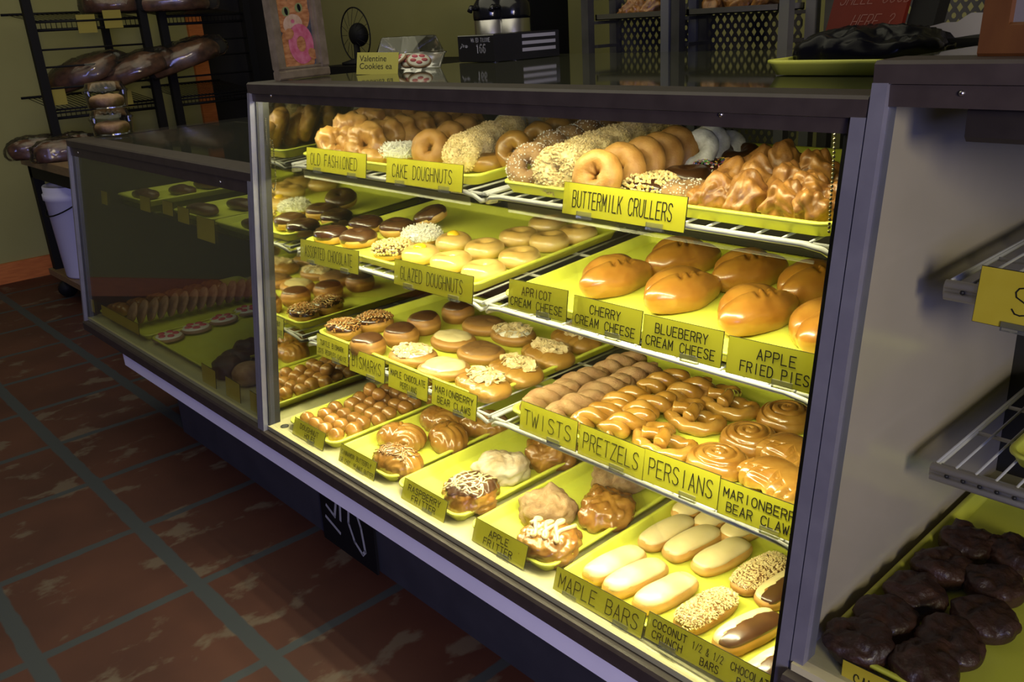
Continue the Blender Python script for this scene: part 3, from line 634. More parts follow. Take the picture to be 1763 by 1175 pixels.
def plate_sign(tl, tr, y, h, lines, label, group=None, tilt=10, mat='sign', ch=None, bl=None, spans=None, name='name_plate', clip=True, wid=None):
    """engraved plate; tl, tr = photo pixels of its top corners, y = how deep its foot stands"""
    a = at_y(*tl, y + h * math.sin(R(tilt))); b = at_y(*tr, y + h * math.sin(R(tilt)))
    wd = wid or math.hypot(b[0] - a[0], b[2] - a[2]); roll = math.atan2(a[2] - b[2], b[0] - a[0])
    roll = max(-.05, min(.05, roll)) * .6
    o = thing(name, label, 'sign', ((a[0]), y, (a[2] + b[2]) / 2 + .5 * wd * math.sin(roll) - h * math.cos(R(tilt))), (-R(tilt), roll, 0), group)
    mb = MB(); mb.box(0, wd, 0, .0016, 0, h, 1); mb.add([(.0006, -.0002, .0006), (wd - .0006, -.0002, .0006), (wd - .0006, -.0002, h - .0006), (.0006, -.0002, h - .0006)], [(0, 1, 2, 3)], 0)
    put('plate', mb.mesh('plate', [mat, 'signcore']), o)
    if lines:
        mb = MB(); n = len(lines)
        for i, L in enumerate(lines):
            txt, x0, x1, zf, lh = L; k = len(txt); lw = (x1 - x0) * wd; cw = lw / (k + (k - 1) * .42); strokes(txt, x0 * wd, zf * h, cw, lh * h, cw * .42, min(.0018, cw * .26), mb, y=-.0006)
        put('lettering', mb.mesh('lettering', 'signcore'), o, label='black engraved lettering')
    if clip:
        mb = MB()
        for c in ([.2, .78] if wd > .2 else [.62]): mb.box(c * wd - .016, c * wd + .016, -.0022, .0045, -.004, .008, 0)
        put('clip', mb.mesh('clip', 'clip'), o, label='clear plastic clip')
    return o

# ---------------------------------------------------------------- the room
mb = MB(); mb.add([(-9, -12, 0), (5, -12, 0), (5, 5, 0), (-9, 5, 0)], [(0, 1, 2, 3)]); struct('floor', mb.mesh('floor', 'floor'))
mb = MB(); mb.box(-6.15, -6.05, -12, 2.62, 0, 3.1); struct('wall_left', mb.mesh('wall_left', 'olive'))
mb = MB(); mb.box(-6.15, -6.05, 3.30, 3.6, 0, 3.1); mb.box(-6.05, 3, 3.5, 3.6, 0, 3.1); struct('wall_back', mb.mesh('wall_back', 'olive'))
mb = MB(); mb.box(-6.05, -6.025, -5, 2.62, 0, .125, 0, .004); struct('baseboard_left', mb.mesh('baseboard', 'orange_trim'))
mb = MB(); mb.box(-6.06, -6.02, 2.60, 2.70, 0, 2.2, 0, .004); mb.box(-6.06, -6.02, 3.22, 3.32, 0, 2.2, 0, .004); mb.box(-6.06, -6.02, 2.60, 3.32, 2.12, 2.2, 0, .004); struct('trim_1', mb.mesh('door_trim', 'orange_trim'))
mb = MB(); mb.box(-6.75, -6.70, 2.5, 3.5, 0, 2.4); mb.box(-6.70, -6.12, 3.32, 3.36, 0, 2.4); struct('doorway_shade_1', mb.mesh('doorway_shade', 'dark_room'))  # near-black sheets stand in for the unlit room past the doorway
mb = MB(); mb.box(-8, 3, -5, 5, 3.1, 3.15); struct('ceiling', mb.mesh('ceiling', 'ceiling'))

# ---------------------------------------------------------------- display cases
GY0, GZ0, GS = .886, .392, .1273           # foot of the sloping front glass and its lean
def gy(z): return GY0 + (z - GZ0) * GS
def slope_bar(mb, x0, x1, z0, z1, d0, d1, mi=0): mb.prism([(gy(z0) + d0, z0), (gy(z0) + d1, z0), (gy(z1) + d1, z1), (gy(z1) + d0, z1)], x0, x1, mi)
def sph(c, r):
    b = blob(r, r, r, 10, 6); b.V += np.array(c); return b
def build_case(name, label, x0, x1, ztop, depth, zdeck, lit, front='glass', left_panel='mirror', hz=.055, toplen=None, topm='topglass'):
    t = thing(name, label, 'display case', ((x0 + x1) / 2, 1.2, 0)); cx, cy = (x0 + x1) / 2, 1.2
    def part(n, mb, m, lab=None, smooth=False):
        o = put(n, mb.mesh(n, m, smooth), t, (-cx, -cy, 0), label=lab); return o
    hb = ztop - hz; dz = zdeck - .404
    mb = MB(); ys = gy(ztop) - .012     # header: front lip, cap and top plate
    mb.prism([(ys + .003, hb), (ys + .011, hb), (ys + .011, ztop - .026), (ys + .003, ztop - .026)], x0 + .012, x1 - .012)
    mb.prism([(ys - .001, ztop - .025), (ys + .011, ztop - .025), (ys + .011, ztop - .008), (ys + .075, ztop - .008), (ys + .075, ztop), (ys + .004, ztop), (ys - .001, ztop - .004)], x0, x1)
    h = part('header', mb, 'frame', 'dark bronze header rail')
    for fx in (.07, .87):
        q = sph((x0 + (x1 - x0) * fx, ys + .003, hb + .016), .0035); put('screw', mesh('screw', q.V, q.F, 'steel'), h)
    mb = MB(); slope_bar(mb, x0 + .012, x1 - .012, zdeck - .012, hb + .004, 0, .005); part('front_glass', mb, front)
    mb = MB(); mb.box(x0 + .002, x1 - .002, ys + .075, toplen or 1.62, ztop - .010, ztop - .001); part('glass_top', mb, topm)
    for n, a, b in (('post', x0, x0 + (.018 if left_panel == 'beige_panel' else .012)), ('post', x1 - .018, x1)):
        mb = MB(); slope_bar(mb, a, b, .36 + dz, ztop - .024, -.012, .02); part(n, mb, 'post', 'satin metal corner post')
    for a, b in ([(x0 + .012, x0 + .017)] if left_panel != 'beige_panel' else []) + [(x1 - .030, x1 - .018)]: mb = MB(); slope_bar(mb, a, b, .39 + dz, hb, .002, .035); part('gasket', mb, 'rubber')
    mb = MB(); mb.prism([(.868, .358 + dz), (.868, .386 + dz), (.872, .392 + dz), (.887, .392 + dz), (.887, .358 + dz)], x0, x1); part('bottom_rail', mb, 'frame', 'dark bronze bottom rail')
    mb = MB(); mb.box(x0 + .004, x1 - .004, .887, depth, zdeck - .03, zdeck); part('deck', mb, 'cream')
    mb = MB(); mb.prism([(gy(zdeck) + .006, zdeck), (depth, zdeck), (depth, ztop - .012), (gy(ztop) + .006, ztop - .012)], x0 + .003, x0 + .007); part('left_panel', mb, left_panel)
    mb = MB(); mb.prism([(gy(zdeck) + .006, zdeck), (depth, zdeck), (depth, ztop - .012), (gy(ztop) + .006, ztop - .012)], x1 - .012, x1 - .004); part('right_panel', mb, 'interior_black')
    mb = MB(); mb.box(x0 + .004, x1 - .004, depth, depth + .015, .36 + dz, 1.055 if lit else ztop - .012); part('back_panel', mb, 'interior_black')
    mb = MB(); mb.box(x0 + .02, x1 - .02, .93, depth, .20 if False else .357 + dz, zdeck - .03); part('base_box', mb, 'interior_black')
    return t, part
litcase, lpart = build_case('display_case', 'lit glass-fronted bakery case full of doughnuts on yellow trays', -2.008, -.476, 1.266, 1.585, .40, True, hz=.044, toplen=1.98)
mb = MB(); mb.tube([(-1.96, 1.036, 1.236), (-.56, 1.036, 1.236)], .006, 10); lpart('lamp_tube', mb, plain('lamp_tube', (.9, .85, .6), .3, emit=(1, .9, .5), es=1.5), 'thin lamp tube behind the header')
mb = MB(); mb.lathe([(.011, .4005), (.011, .402), (.008, .4028)], 18, 0, (-1.955, .915)); lpart('deck_plug', mb, 'rubber', 'small dark plug in the cream deck', True)
leftcase, qpart = build_case('display_case', 'low unlit glass-fronted bakery case beyond the bright one', -3.44, -2.010, 1.058, 1.60, .40, False, 'dkglass', 'interior_black', .058, toplen=1.74, topm='dkglass')
mb = MB(); mb.box(-3.42, -2.03, 1.07, 1.5, .812, .818); qpart('glass_shelf', mb, 'plastic', 'clear glass upper shelf')
rightcase, rpart = build_case('display_case', 'tall cream-lined case at the right edge holding dark chocolate cakes', -.474, .90, 1.304, 1.60, .531, False, 'glass', 'beige_panel', .05, toplen=1.62)
mb = MB(); mb.box(-.38, .6, 1.02, 1.12, 1.215, 1.255, 0, .006); rpart('lamp_housing', mb, 'frame', 'dark lamp housing under the top')
mb = MB(); mb.box(-.27, .6, 1.03, 1.10, 1.203, 1.214); rpart('lamp_diffuser', mb, 'paper', 'white lamp diffuser')
# base under the cases
t = thing('case_base', 'long dark kick base with a pale lavender band under the cases', 'counter base', (-1.4, 1.2, 0))
mb = MB(); mb.box(-3.02, 1.2, 1.015, 1.55, 0, .302); put('kick_panel', mb.mesh('kick', 'kick'), t, (1.4, -1.2, 0))
mb = MB(); mb.box(-3.06, 1.2, .876, .890, .300, .357, 0, .002); put('trim_band', mb.mesh('band', 'band'), t, (1.4, -1.2, 0), label='pale lavender white band')
mb = MB(); mb.box(-3.04, 1.2, .890, 1.58, .303, .356); put('soffit', mb.mesh('soffit', 'interior_black'), t, (1.4, -1.2, 0))
t = thing('chalkboard', 'small chalk-marked black board leaning on the kick base under the band', 'chalkboard', (-1.86, 1.0, 0), (R(-1.5), 0, 0))
mb = MB(); mb.box(-.135, .135, 0, .006, 0, .285); put('board', mb.mesh('board', 'black'), t)
mb = MB()
for P in ([(-.11, .24), (-.05, .21), (-.055, .16)], [(-.10, .12), (-.06, .10), (-.045, .15)], [(-.03, .10), (-.022, .165), (.0, .185), (.022, .165), (.012, .11), (.035, .06), (.07, .035), (.085, .05)], [(.085, .05), (.075, .12), (.04, .20), (.0, .24)], [(-.11, .08), (-.04, .055)]): ribbon(P, .010, mb, -.001)
put('chalk_marks', mb.mesh('chalk', 'chalk'), t, label='loose white chalk marks')

# ---------------------------------------------------------------- wire shelves
def wire_shelf(x0, x1, sh, y0, y1, label, sp=.041, group=None, front=True, chan=True):
    yb, zb, s = SHELF[sh]; z = zb + s * (y0 - yb) - .0085
    t = thing('wire_shelf', label, 'shelf', (x0, y0, z), (math.atan(s), 0, 0), group); W, D = x1 - x0, y1 - y0
    mb = MB(); k = int(W / sp)
    for i in range(k + 1): mb.tube([(W * i / k, 0, .002), (W * i / k, D, .002)], .0021, 6)
    for yy in (.006, D * .33, D * .62, D - .004): mb.tube([(0, yy, -.0022), (W, yy, -.0022)], .0032, 8)
    for xx in (.002, W - .002): mb.tube([(xx, 0, -.001), (xx, D, -.001)], .0034, 8)
    put('wire_grid', mb.mesh('grid', 'wire', True), t)
    if front:
        mb = MB(); mb.tube([(.006, .02, -.016), (.006, -.002, -.014), (.02, -.006, -.004), (.05, -.006, .0), (W - .05, -.006, 0), (W - .02, -.006, -.004), (W - .006, -.002, -.014), (W - .006, .02, -.016)], .0046, 10)
        put('front_tube', mb.mesh('tube', 'wire', True), t, label='white coated front tube')
    if chan:
        mb = MB(); mb.prism([(-.0105, -.024), (-.0085, -.024), (-.0085, -.007), (-.0105, -.007)], .07, W - .03)
        put('price_channel', mb.mesh('channel', 'channel'), t, label='clear plastic price channel')
    return t
for sh, nm, yf in (('top', 'top', 1.06), ('mid', 'middle', 1.04), ('low', 'lowest', 1.035)):
    wire_shelf(-1.985, -1.254, sh, yf, 1.578, 'white wire shelf of the lit case, left half of the %s tier' % nm, chan=sh == 'top')
    wire_shelf(-1.246, -.535, sh, yf, 1.578, 'white wire shelf of the lit case, right half of the %s tier' % nm, chan=sh == 'top')

# ---------------------------------------------------------------- trays
def rrect(w, d, ins, r, n=6):
    r = max(.004, r - ins); P = []
    for cx, cy, a0 in ((w - ins - r, d - ins - r, 0), (ins + r, d - ins - r, 90), (ins + r, ins + r, 180), (w - ins - r, ins + r, 270)):
        for i in range(n + 1): a = R(a0 + 90 * i / n); P.append((cx + r * math.cos(a), cy + r * math.sin(a)))
    return P
TM = {}
def tray_mesh(w, d):
    k = (round(w, 3), round(d, 3))
    if k in TM: return TM[k]
    rings = [(.014, 0, .03), (.004, .016, .03), (0, .018, .03), (0, .0215, .03), (.0015, .0225, .03), (.007, .0225, .03), (.0085, .021, .03), (.015, .006, .028), (.019, .003, .026)]
    V = []; F = []; n = 28
    for ins, z, r in rings: V += [(x, y, z) for x, y in rrect(w, d, ins, r)]
    for i in range(len(rings) - 1): F += [(i * n + j, i * n + (j + 1) % n, (i + 1) * n + (j + 1) % n, (i + 1) * n + j) for j in range(n)]
    F += [tuple(range(n - 1, -1, -1)), tuple((len(rings) - 1) * n + j for j in range(n))]
    TM[k] = mesh('tray', V, F, 'tray'); TM[k].polygons[-1].use_smooth = False; return TM[k]
def tray(x0, x1, y0, y1, sh, label, rot=0, group=None):
    yb, zb, s = SHELF[sh]; o = put('serving_tray', tray_mesh(x1 - x0, y1 - y0), None, (x0, y0, zb + s * (y0 - yb) - .003), (math.atan(s), 0, R(rot))); return tag(o, label, 'tray', group)
tray(-1.962, -1.292, 1.072, 1.535, 'top', 'yellow tray heaped with old-fashioned and cake doughnuts, left of the top tier')
tray(-1.214, -.548, 1.066, 1.530, 'top', 'yellow tray of cake doughnuts and crullers, right of the top tier')
tray(-1.962, -1.290, 1.046, 1.508, 'mid', 'yellow tray of glazed and chocolate doughnuts on the middle tier')
tray(-1.212, -.545, 1.050, 1.512, 'mid', 'yellow tray of fried pies on the middle tier')
tray(-1.962, -1.290, 1.046, 1.508, 'low', 'yellow tray of bismarks, persians and bear claws on the lowest wire tier')
tray(-1.212, -.545, 1.048, 1.510, 'low', 'yellow tray of twists, pretzels and spiral rolls on the lowest wire tier')
tray(-1.950, -1.722, .920, 1.56, 'deck', 'narrow yellow tray of doughnut holes at the mirror end of the deck')
tray(-1.704, -1.474, .918, 1.56, 'deck', 'narrow yellow tray of cinnamon butterflies on the deck')
tray(-1.459, -1.232, .916, 1.56, 'deck', 'narrow yellow tray behind the RASPBERRY FRITTER plate')
tray(-1.206, -.975, .916, 1.56, 'deck', 'narrow yellow tray behind the APPLE FRITTER plate')
tray(-.956, -.535, .916, 1.56, 'deck', 'wide yellow tray of maple and coconut bars on the deck')

# ---------------------------------------------------------------- pastries, placed on their trays
SIZE = {'fried_pie': 1.12, 'bismark': 1.18, 'turtle_bismark': 1.16, 'maple_persian': 1.14, 'cream_persian': 1.14, 'almond_persian': 1.14, 'almond_bear_claw': 1.2, 'glazed_bear_claw': 1.16, 'chocolate_drizzle_fritter': 1.16, 'maple_drizzle_fritter': 1.14, 'glazed_fritter': 1.14, 'sugared_fritter': 1.14, 'powdered_fritter': 1.06, 'cinnamon_butterfly': 1.08, 'drizzled_butterfly': 1.1}
def lay(fn, name, cat, sh, items, group, dz=.02):
    for i, it in enumerate(items):
        u, v, rot, label = it[:4]; ex = it[4] if len(it) > 4 else {}
        p = at(u, v, sh, ex.get('dz', dz)); s = ex.get('s', SIZE.get(fn.__name__, 1.0)); z = p.z + ex.get('up', 0)
        serve(fn(ex.get('v', i % 3)), name, label, cat, (p.x, p.y, z), (R(ex.get('rx', 0)), R(ex.get('ry', 0)), R(rot)), s, group)
def stand(fn, name, cat, sh, items, group, hgt=.042, lean=68, yaw=0, depth=.030):
    """ring doughnuts standing on edge one behind the other"""
    for i, it in enumerate(items):
        u, v, label = it[:3]; ex = it[3] if len(it) > 3 else {}
        h = ex.get('h', hgt); p = at(u, v, sh, h); spec = fn(ex.get('v', i % 3)); a = R(ex.get('lean', lean) + random.uniform(-4, 4)); zr = R(ex.get('yaw', yaw) + random.uniform(-6, 6))
        rot = Matrix.Rotation(zr, 4, 'Z') @ Matrix.Rotation(a, 4, 'X'); c = rot @ Vector((0, 0, .016))
        serve(spec, name, label, cat, (p.x - c.x, p.y - c.y, p.z + h - c.z), rot.to_euler(), ex.get('s', 1.14 if fn is old_fashioned_ring else 1.0), group)
# deck: doughnut holes
rnd = random.Random(3); n = 0
HL = 'glazed doughnut hole in the narrow tray behind the DOUGHNUT HOLES plate'
for r in range(14):
    for c in range(4):
        x = -1.907 + c * .0455 + (.011 if r % 2 else -.002) + rnd.uniform(-.004, .004); y = .960 + r * .0415 + rnd.uniform(-.004, .004)
        serve(doughnut_hole(n % 4), 'doughnut_hole', HL, 'doughnut hole', (x, y, .404), (0, 0, rnd.random() * 6), rnd.uniform(.98, 1.1), 'glazed doughnut holes'); n += 1
for r in range(9):
    for c in range(3):
        if rnd.random() < .8: continue
        x = -1.886 + c * .0455 + rnd.uniform(-.005, .005); y = 1.10 + r * .043 + rnd.uniform(-.006, .006)
        serve(doughnut_hole(n % 4), 'doughnut_hole', HL, 'doughnut hole', (x, y, .4305), (0, 0, rnd.random() * 6), rnd.uniform(.96, 1.06), 'glazed doughnut holes'); n += 1
G = 'cinnamon butterflies on the deck'
lay(cinnamon_butterfly, 'cinnamon_butterfly', 'pastry', 'deck', [
    (691, 752, 20, 'plain glazed cinnamon butterfly just behind the chocolate drizzled one'), (772, 752, -25, 'glazed cinnamon butterfly touching the right rim of its narrow tray'),
    (762, 722, 10, 'glazed cinnamon butterfly in the middle of its tray, behind the one at the rim'), (833, 729, 30, 'glazed cinnamon butterfly half hidden under the MARIONBERRY BEAR CLAWS plate')], G, .024)
lay(drizzled_butterfly, 'cinnamon_butterfly', 'pastry', 'deck', [(684, 794, 12, 'cinnamon butterfly drizzled with brown icing, foremost in its narrow tray')], G, .024)
lay(chocolate_drizzle_fritter, 'raspberry_fritter', 'fritter', 'deck', [(810, 851, 15, 'raspberry fritter with criss-cross icing drizzle, foremost behind its plate')], None, .024)
lay(powdered_fritter, 'raspberry_fritter', 'fritter', 'deck', [(863, 804, 40, 'raspberry fritter dusted pale with powdered sugar')], None, .026)
lay(glazed_fritter, 'raspberry_fritter', 'fritter', 'deck', [(947, 780, 70, 'glossy glazed raspberry fritter under the TWISTS plate')], None, .024)
lay(sugared_fritter, 'apple_fritter', 'fritter', 'deck', [(943, 874, 10, 'cinnamon sugared apple fritter behind the one with pale drizzle', {'v': 0}), (1066, 822, 80, 'cinnamon sugared apple fritter farthest back, under the PRETZELS plate', {'v': 1})], None, .024)
lay(maple_drizzle_fritter, 'apple_fritter', 'fritter', 'deck', [(946, 934, 20, 'apple fritter with a thick pale maple zigzag, foremost behind its plate')], None, .024)
lay(glazed_fritter, 'apple_fritter', 'fritter', 'deck', [(1046, 876, 120, 'glossy glazed apple fritter beside the right rim of its tray', {'v': 2})], None, .024)
lay(maple_bar, 'maple_bar', 'doughnut bar', 'deck', [
    (1058, 970, 82, 'maple bar in the front row, at the left rim of the wide tray'), (1094, 992, 80, 'maple bar in the front row, between two other maple bars'), (1146, 1019, 80, 'maple bar in the front row, right beside the coconut bar'),
    (1149, 915, 84, 'maple bar in the second row, at the left rim of the wide tray'), (1192, 932, 82, 'maple bar in the second row, between two other maple bars'), (1243, 956, 80, 'maple bar in the second row, beside the rear coconut bar'),
    (1203, 867, 84, 'maple bar in the third row, half under the PERSIANS plate'), (1240, 887, 84, 'maple bar in the third row, under the gap between two plates'), (1286, 905, 82, 'maple bar in the third row, half under the right MARIONBERRY BEAR CLAWS plate')], 'maple bars on the deck', .02)
lay(coconut_bar, 'coconut_crunch_bar', 'doughnut bar', 'deck', [(1216, 1050, 84, 'crumb-coated coconut bar nearer the plates at the front'), (1310, 986, 84, 'crumb-coated coconut bar farther back, near the right frame post')], None, .02)
lay(half_bar, 'half_and_half_bar', 'doughnut bar', 'deck', [(1288, 1085, 78, 'bar iced half pale maple and half chocolate, seen whole', {'v': 0}), (1354, 1010, 80, 'half-iced bar cut off by the right frame post', {'v': 1}), (1330, 1150, 80, 'half-iced bar in the bottom right corner of the wide tray', {'v': 2})], None, .02)
# lowest wire tier
lay(turtle_bismark, 'turtle_bismark', 'doughnut', 'low', [(592, 570, 10, 'nut-topped turtle bismark right above its plate'), (645, 557, 60, 'nut-topped turtle bismark behind, next to the plain bismarks')], None, .018)
G = 'round iced bismarks'
lay(bismark, 'bismark', 'doughnut', 'low', [(634, 598, 0, 'round bismark foremost of the row, right over the BISMARKS plate'), (691, 580, 20, 'round bismark second in the row, behind the foremost one'), (730, 559, 40, 'round bismark third in the row running back to the left of the persians'), (789, 540, 70, 'round bismark standing alone at the back of the tray')], G, .02)
lay(maple_persian, 'maple_persian', 'pastry', 'low', [(835, 562, 10, 'light brown iced persian at the back beside the lone bismark'), (828, 609, 5, 'light brown iced persian in the middle of the tray')], None, .014)
lay(cream_persian, 'cream_persian', 'pastry', 'low', [(781, 588, 0, 'cream iced persian in the middle of the tray, left of the brown ones'), (764, 637, 25, 'cream iced persian at the front over the left MARIONBERRY plate')], None, .014)
lay(almond_persian, 'almond_persian', 'pastry', 'low', [(711, 614, 10, 'white iced persian with sliced almonds at the front, right of the bismarks'), (884, 578, 0, 'white iced persian with sliced almonds at the back')], None, .014)
lay(almond_bear_claw, 'bear_claw', 'pastry', 'low', [(992, 585, -15, 'almond topped bear claw farthest back, below the CHERRY plate'), (943, 612, -12, 'almond topped bear claw second from the back along the right rim'), (888, 640, -12, 'almond topped bear claw third from the back along the right rim'), (832, 664, -10, 'almond topped bear claw foremost, over the left MARIONBERRY plate')], None, .017)
G = 'sugared twists'
lay(sugar_twist, 'sugared_twist', 'pastry', 'low', [(948, 688, 78, 'cinnamon sugared twist at the very left front corner of its tray'), (992, 704, 80, 'cinnamon sugared twist beside the front glazed twist'), (1000, 661, 80, 'cinnamon sugared twist in the second row at the left rim'), (1040, 676, 80, 'cinnamon sugared twist in the second row, inner one'), (1066, 634, 80, 'cinnamon sugared twist farthest back at the left rim'), (1094, 652, 78, 'cinnamon sugared twist farthest back, beside the glazed twists')], G, .022)
G = 'glazed twists'
lay(glazed_twist, 'glazed_twist', 'pastry', 'low', [(1034, 719, 75, 'glossy glazed twist at the front behind the PRETZELS plate, left one'), (1078, 735, 80, 'glossy glazed twist at the front, right beside the first pretzel'), (1076, 694, 80, 'glossy glazed twist in the middle row, beside the sugared twists'), (1118, 706, 78, 'glossy glazed twist in the middle row, beside the second pretzel'), (1142, 664, 75, 'glossy glazed twist at the back, beside the sugared ones'), (1188, 678, 75, 'glossy glazed twist at the back, left of the rear pretzel')], G, .022)
lay(pretzel, 'sweet_pretzel', 'pretzel', 'low', [(1256, 694, -30, 'rope-twisted sweet pretzel at the back of the tray'), (1196, 718, -25, 'rope-twisted sweet pretzel in the middle, between two others'), (1145, 762, -20, 'rope-twisted sweet pretzel at the front over the PERSIANS plate')], None, .014)
lay(spiral_roll, 'spiral_roll', 'sweet roll', 'low', [(1354, 713, 30, 'glazed spiral roll farthest back by the frame post'), (1291, 752, 100, 'glazed spiral roll in the middle of the three'), (1236, 790, 170, 'glazed spiral roll nearest the front, over the PERSIANS plate')], None, .02)
lay(glazed_bear_claw, 'bear_claw', 'pastry', 'low', [(1366, 785, -18, 'shiny glazed bear claw behind, cut by the right frame post'), (1340, 828, -18, 'shiny glazed bear claw in front, over the right MARIONBERRY plate')], None, .018)
# middle tier
lay(chocolate_ring, 'chocolate_doughnut', 'doughnut', 'mid', [
    (745, 379, 0, 'milk chocolate iced doughnut tipped up at the back of its row', {'ry': -14, 'rx': 14, 'up': .014, 'v': 2}), (684, 391, 20, 'chocolate iced doughnut just left of the coconut one', {'v': 2}), (630, 385, 40, 'dark chocolate iced doughnut at the back, left of the others', {'v': 0}),
    (571, 403, 0, 'dark chocolate iced doughnut nearest the mirror', {'v': 0}), (617, 409, 80, 'chocolate iced doughnut right above the ASSORTED CHOCOLATE plate', {'v': 1})], None, .02)
lay(coconut_ring, 'coconut_doughnut', 'doughnut', 'mid', [(726, 405, 0, 'doughnut covered in white coconut shreds among the chocolate ones')], None, .02)
lay(peanut_ring, 'peanut_doughnut', 'doughnut', 'mid', [(675, 428, 0, 'doughnut covered in chopped peanuts in front of the coconut one')], None, .02)
lay(lemon_ring, 'lemon_doughnut', 'doughnut', 'mid', [(781, 414, 0, 'glazed doughnut with yellow lemon centre, the rear one'), (724, 436, 60, 'glazed doughnut with yellow lemon centre, over the GLAZED DOUGHNUTS plate')], None, .02)
G = 'glazed ring doughnuts on the middle tier'
lay(glazed_ring, 'glazed_doughnut', 'doughnut', 'mid', [
    (942, 384, 0, 'glazed ring doughnut farthest back in the tray'), (994, 400, 30, 'glazed ring doughnut in the back right corner of the tray'), (892, 406, 60, 'glazed ring doughnut at the left of the three rearmost pairs'), (946, 413, 10, 'glazed ring doughnut in front of the back corner one'),
    (834, 426, 45, 'glazed ring doughnut just right of the rear lemon one'), (894, 441, 70, 'glazed ring doughnut by the right rim, second from the front'), (776, 448, 0, 'glazed ring doughnut right of the front lemon one'), (832, 464, 15, 'glazed ring doughnut nearest the front right corner of the tray')], G, .02)
lay(fried_pie, 'fried_pie', 'pie', 'mid', [
    (1056, 480, 80, 'golden fried pie at the front left behind the CHERRY plate'), (1172, 447, 68, 'brown fried pie at the back left, behind the two golden ones'), (1171, 504, 76, 'golden fried pie at the front behind the BLUEBERRY plate'), (1286, 470, 72, 'brown fried pie at the back centre, left of the frame-cut one'),
    (1300, 537, 78, 'dark brown fried pie at the front behind the APPLE plate'), (1402, 493, 78, 'brown fried pie at the back, cut off by the frame post'), (1425, 566, 88, 'fried pie at the right end, mostly hidden by the frame post')], 'fried pies', .022)
# top tier, left tray
OF = 'old-fashioned doughnuts'
stand(old_fashioned_ring, 'old_fashioned_doughnut', 'doughnut', 'top', [
    (628, 248, 'old-fashioned doughnut facing front, right over its OLD FASHIONED plate'), (660, 238, 'old-fashioned doughnut second in the front row'), (688, 234, 'old-fashioned doughnut third in the front row'), (718, 230, 'old-fashioned doughnut fourth in the front row'), (744, 224, 'old-fashioned doughnut fifth in the front row'), (770, 220, 'old-fashioned doughnut sixth in the front row, showing its hole'), (800, 216, 'old-fashioned doughnut at the far end of the front row'),
    (584, 250, 'old-fashioned doughnut lowest at the mirror end of the heap', {'yaw': 60}), (606, 231, 'old-fashioned doughnut behind the front row, nearest the mirror', {'h': .06}), (634, 217, 'old-fashioned doughnut second in the back row', {'h': .065}), (660, 210, 'old-fashioned doughnut third in the back row', {'h': .065}), (690, 207, 'old-fashioned doughnut fourth in the back row', {'h': .065}), (722, 204, 'old-fashioned doughnut at the far end of the back row', {'h': .065})], OF, .040, 64, 38)
lay(old_fashioned_ring, 'old_fashioned_doughnut', 'doughnut', 'top', [(650, 268, 0, 'old-fashioned doughnut lying flat between the OLD FASHIONED and CAKE plates')], OF, .015)
lay(coconut_ring, 'coconut_doughnut', 'doughnut', 'top', [(690, 262, 0, 'white coconut doughnut lying over the left end of the CAKE DOUGHNUTS plate', {'v': 1})], None, .02)
stand(plain_cake_ring, 'plain_cake_doughnut', 'doughnut', 'top', [
    (741, 256, 'plain cake doughnut facing front above the CAKE DOUGHNUTS plate', {'s': 1.05}), (775, 240, 'plain cake doughnut second in the row above the CAKE DOUGHNUTS plate'), (800, 230, 'plain cake doughnut third in the row above the CAKE DOUGHNUTS plate')], None, .040, 68, 22)
stand(nut_cake_ring, 'nut_cake_doughnut', 'doughnut', 'top', [
    (794, 264, 'nut-coated doughnut at the front of the row behind the CAKE DOUGHNUTS plate'), (818, 253, 'nut-coated doughnut second in the row of the left tray'), (843, 243, 'nut-coated doughnut third in the row of the left tray'), (873, 230, 'nut-coated doughnut fourth in the row of the left tray'), (934, 214, 'nut-coated doughnut far back in the left tray, beside the powdered ones'), (966, 208, 'nut-coated doughnut farthest back in the left tray')], None, .040, 66, 16)
stand(powdered_cake_ring, 'powdered_doughnut', 'doughnut', 'top', [(876, 219, 'white powdered doughnut at the back of the left tray, nearer one'), (906, 211, 'white powdered doughnut at the back of the left tray, farther one')], None, .045, 66, 16)
lay(glazed_cake_ring, 'glazed_cake_doughnut', 'doughnut', 'top', [(841, 279, 0, 'glazed cake doughnut lying flat at the front right corner of the left tray')], None, .016)
stand(glazed_cake_ring, 'glazed_cake_doughnut', 'doughnut', 'top', [(884, 259, 'glazed cake doughnut standing first behind the flat one'), (925, 242, 'glazed cake doughnut standing second behind the flat one'), (957, 232, 'glazed cake doughnut standing third behind the flat one'), (984, 225, 'glazed cake doughnut standing last behind the flat one')], None, .040, 62, 20)
# top tier, right tray
stand(cinnamon_cake_ring, 'cinnamon_sugar_doughnut', 'doughnut', 'top', [(911, 287, 'cinnamon sugar doughnut facing front at the left front corner of the right tray', {'s': 1.05}), (946, 262, 'cinnamon sugar doughnut second in its row'), (977, 250, 'cinnamon sugar doughnut third in its row'), (1007, 240, 'cinnamon sugar doughnut fourth in its row'), (1034, 234, 'cinnamon sugar doughnut last in its row')], None, .040, 66, 16)
stand(nut_cake_ring, 'nut_cake_doughnut', 'doughnut', 'top', [(961, 293, 'nut-coated doughnut at the front of the right tray, over the BUTTERMILK plate', {'s': 1.05}), (991, 277, 'nut-coated doughnut second in the row of the right tray'), (1020, 265, 'nut-coated doughnut third in the row of the right tray'), (1050, 254, 'nut-coated doughnut fourth in the row of the right tray'), (1080, 246, 'nut-coated doughnut fifth in the row of the right tray'), (1108, 239, 'nut-coated doughnut sixth in the row of the right tray'), (1136, 233, 'nut-coated doughnut farthest back in the right tray')], None, .042, 66, 12)
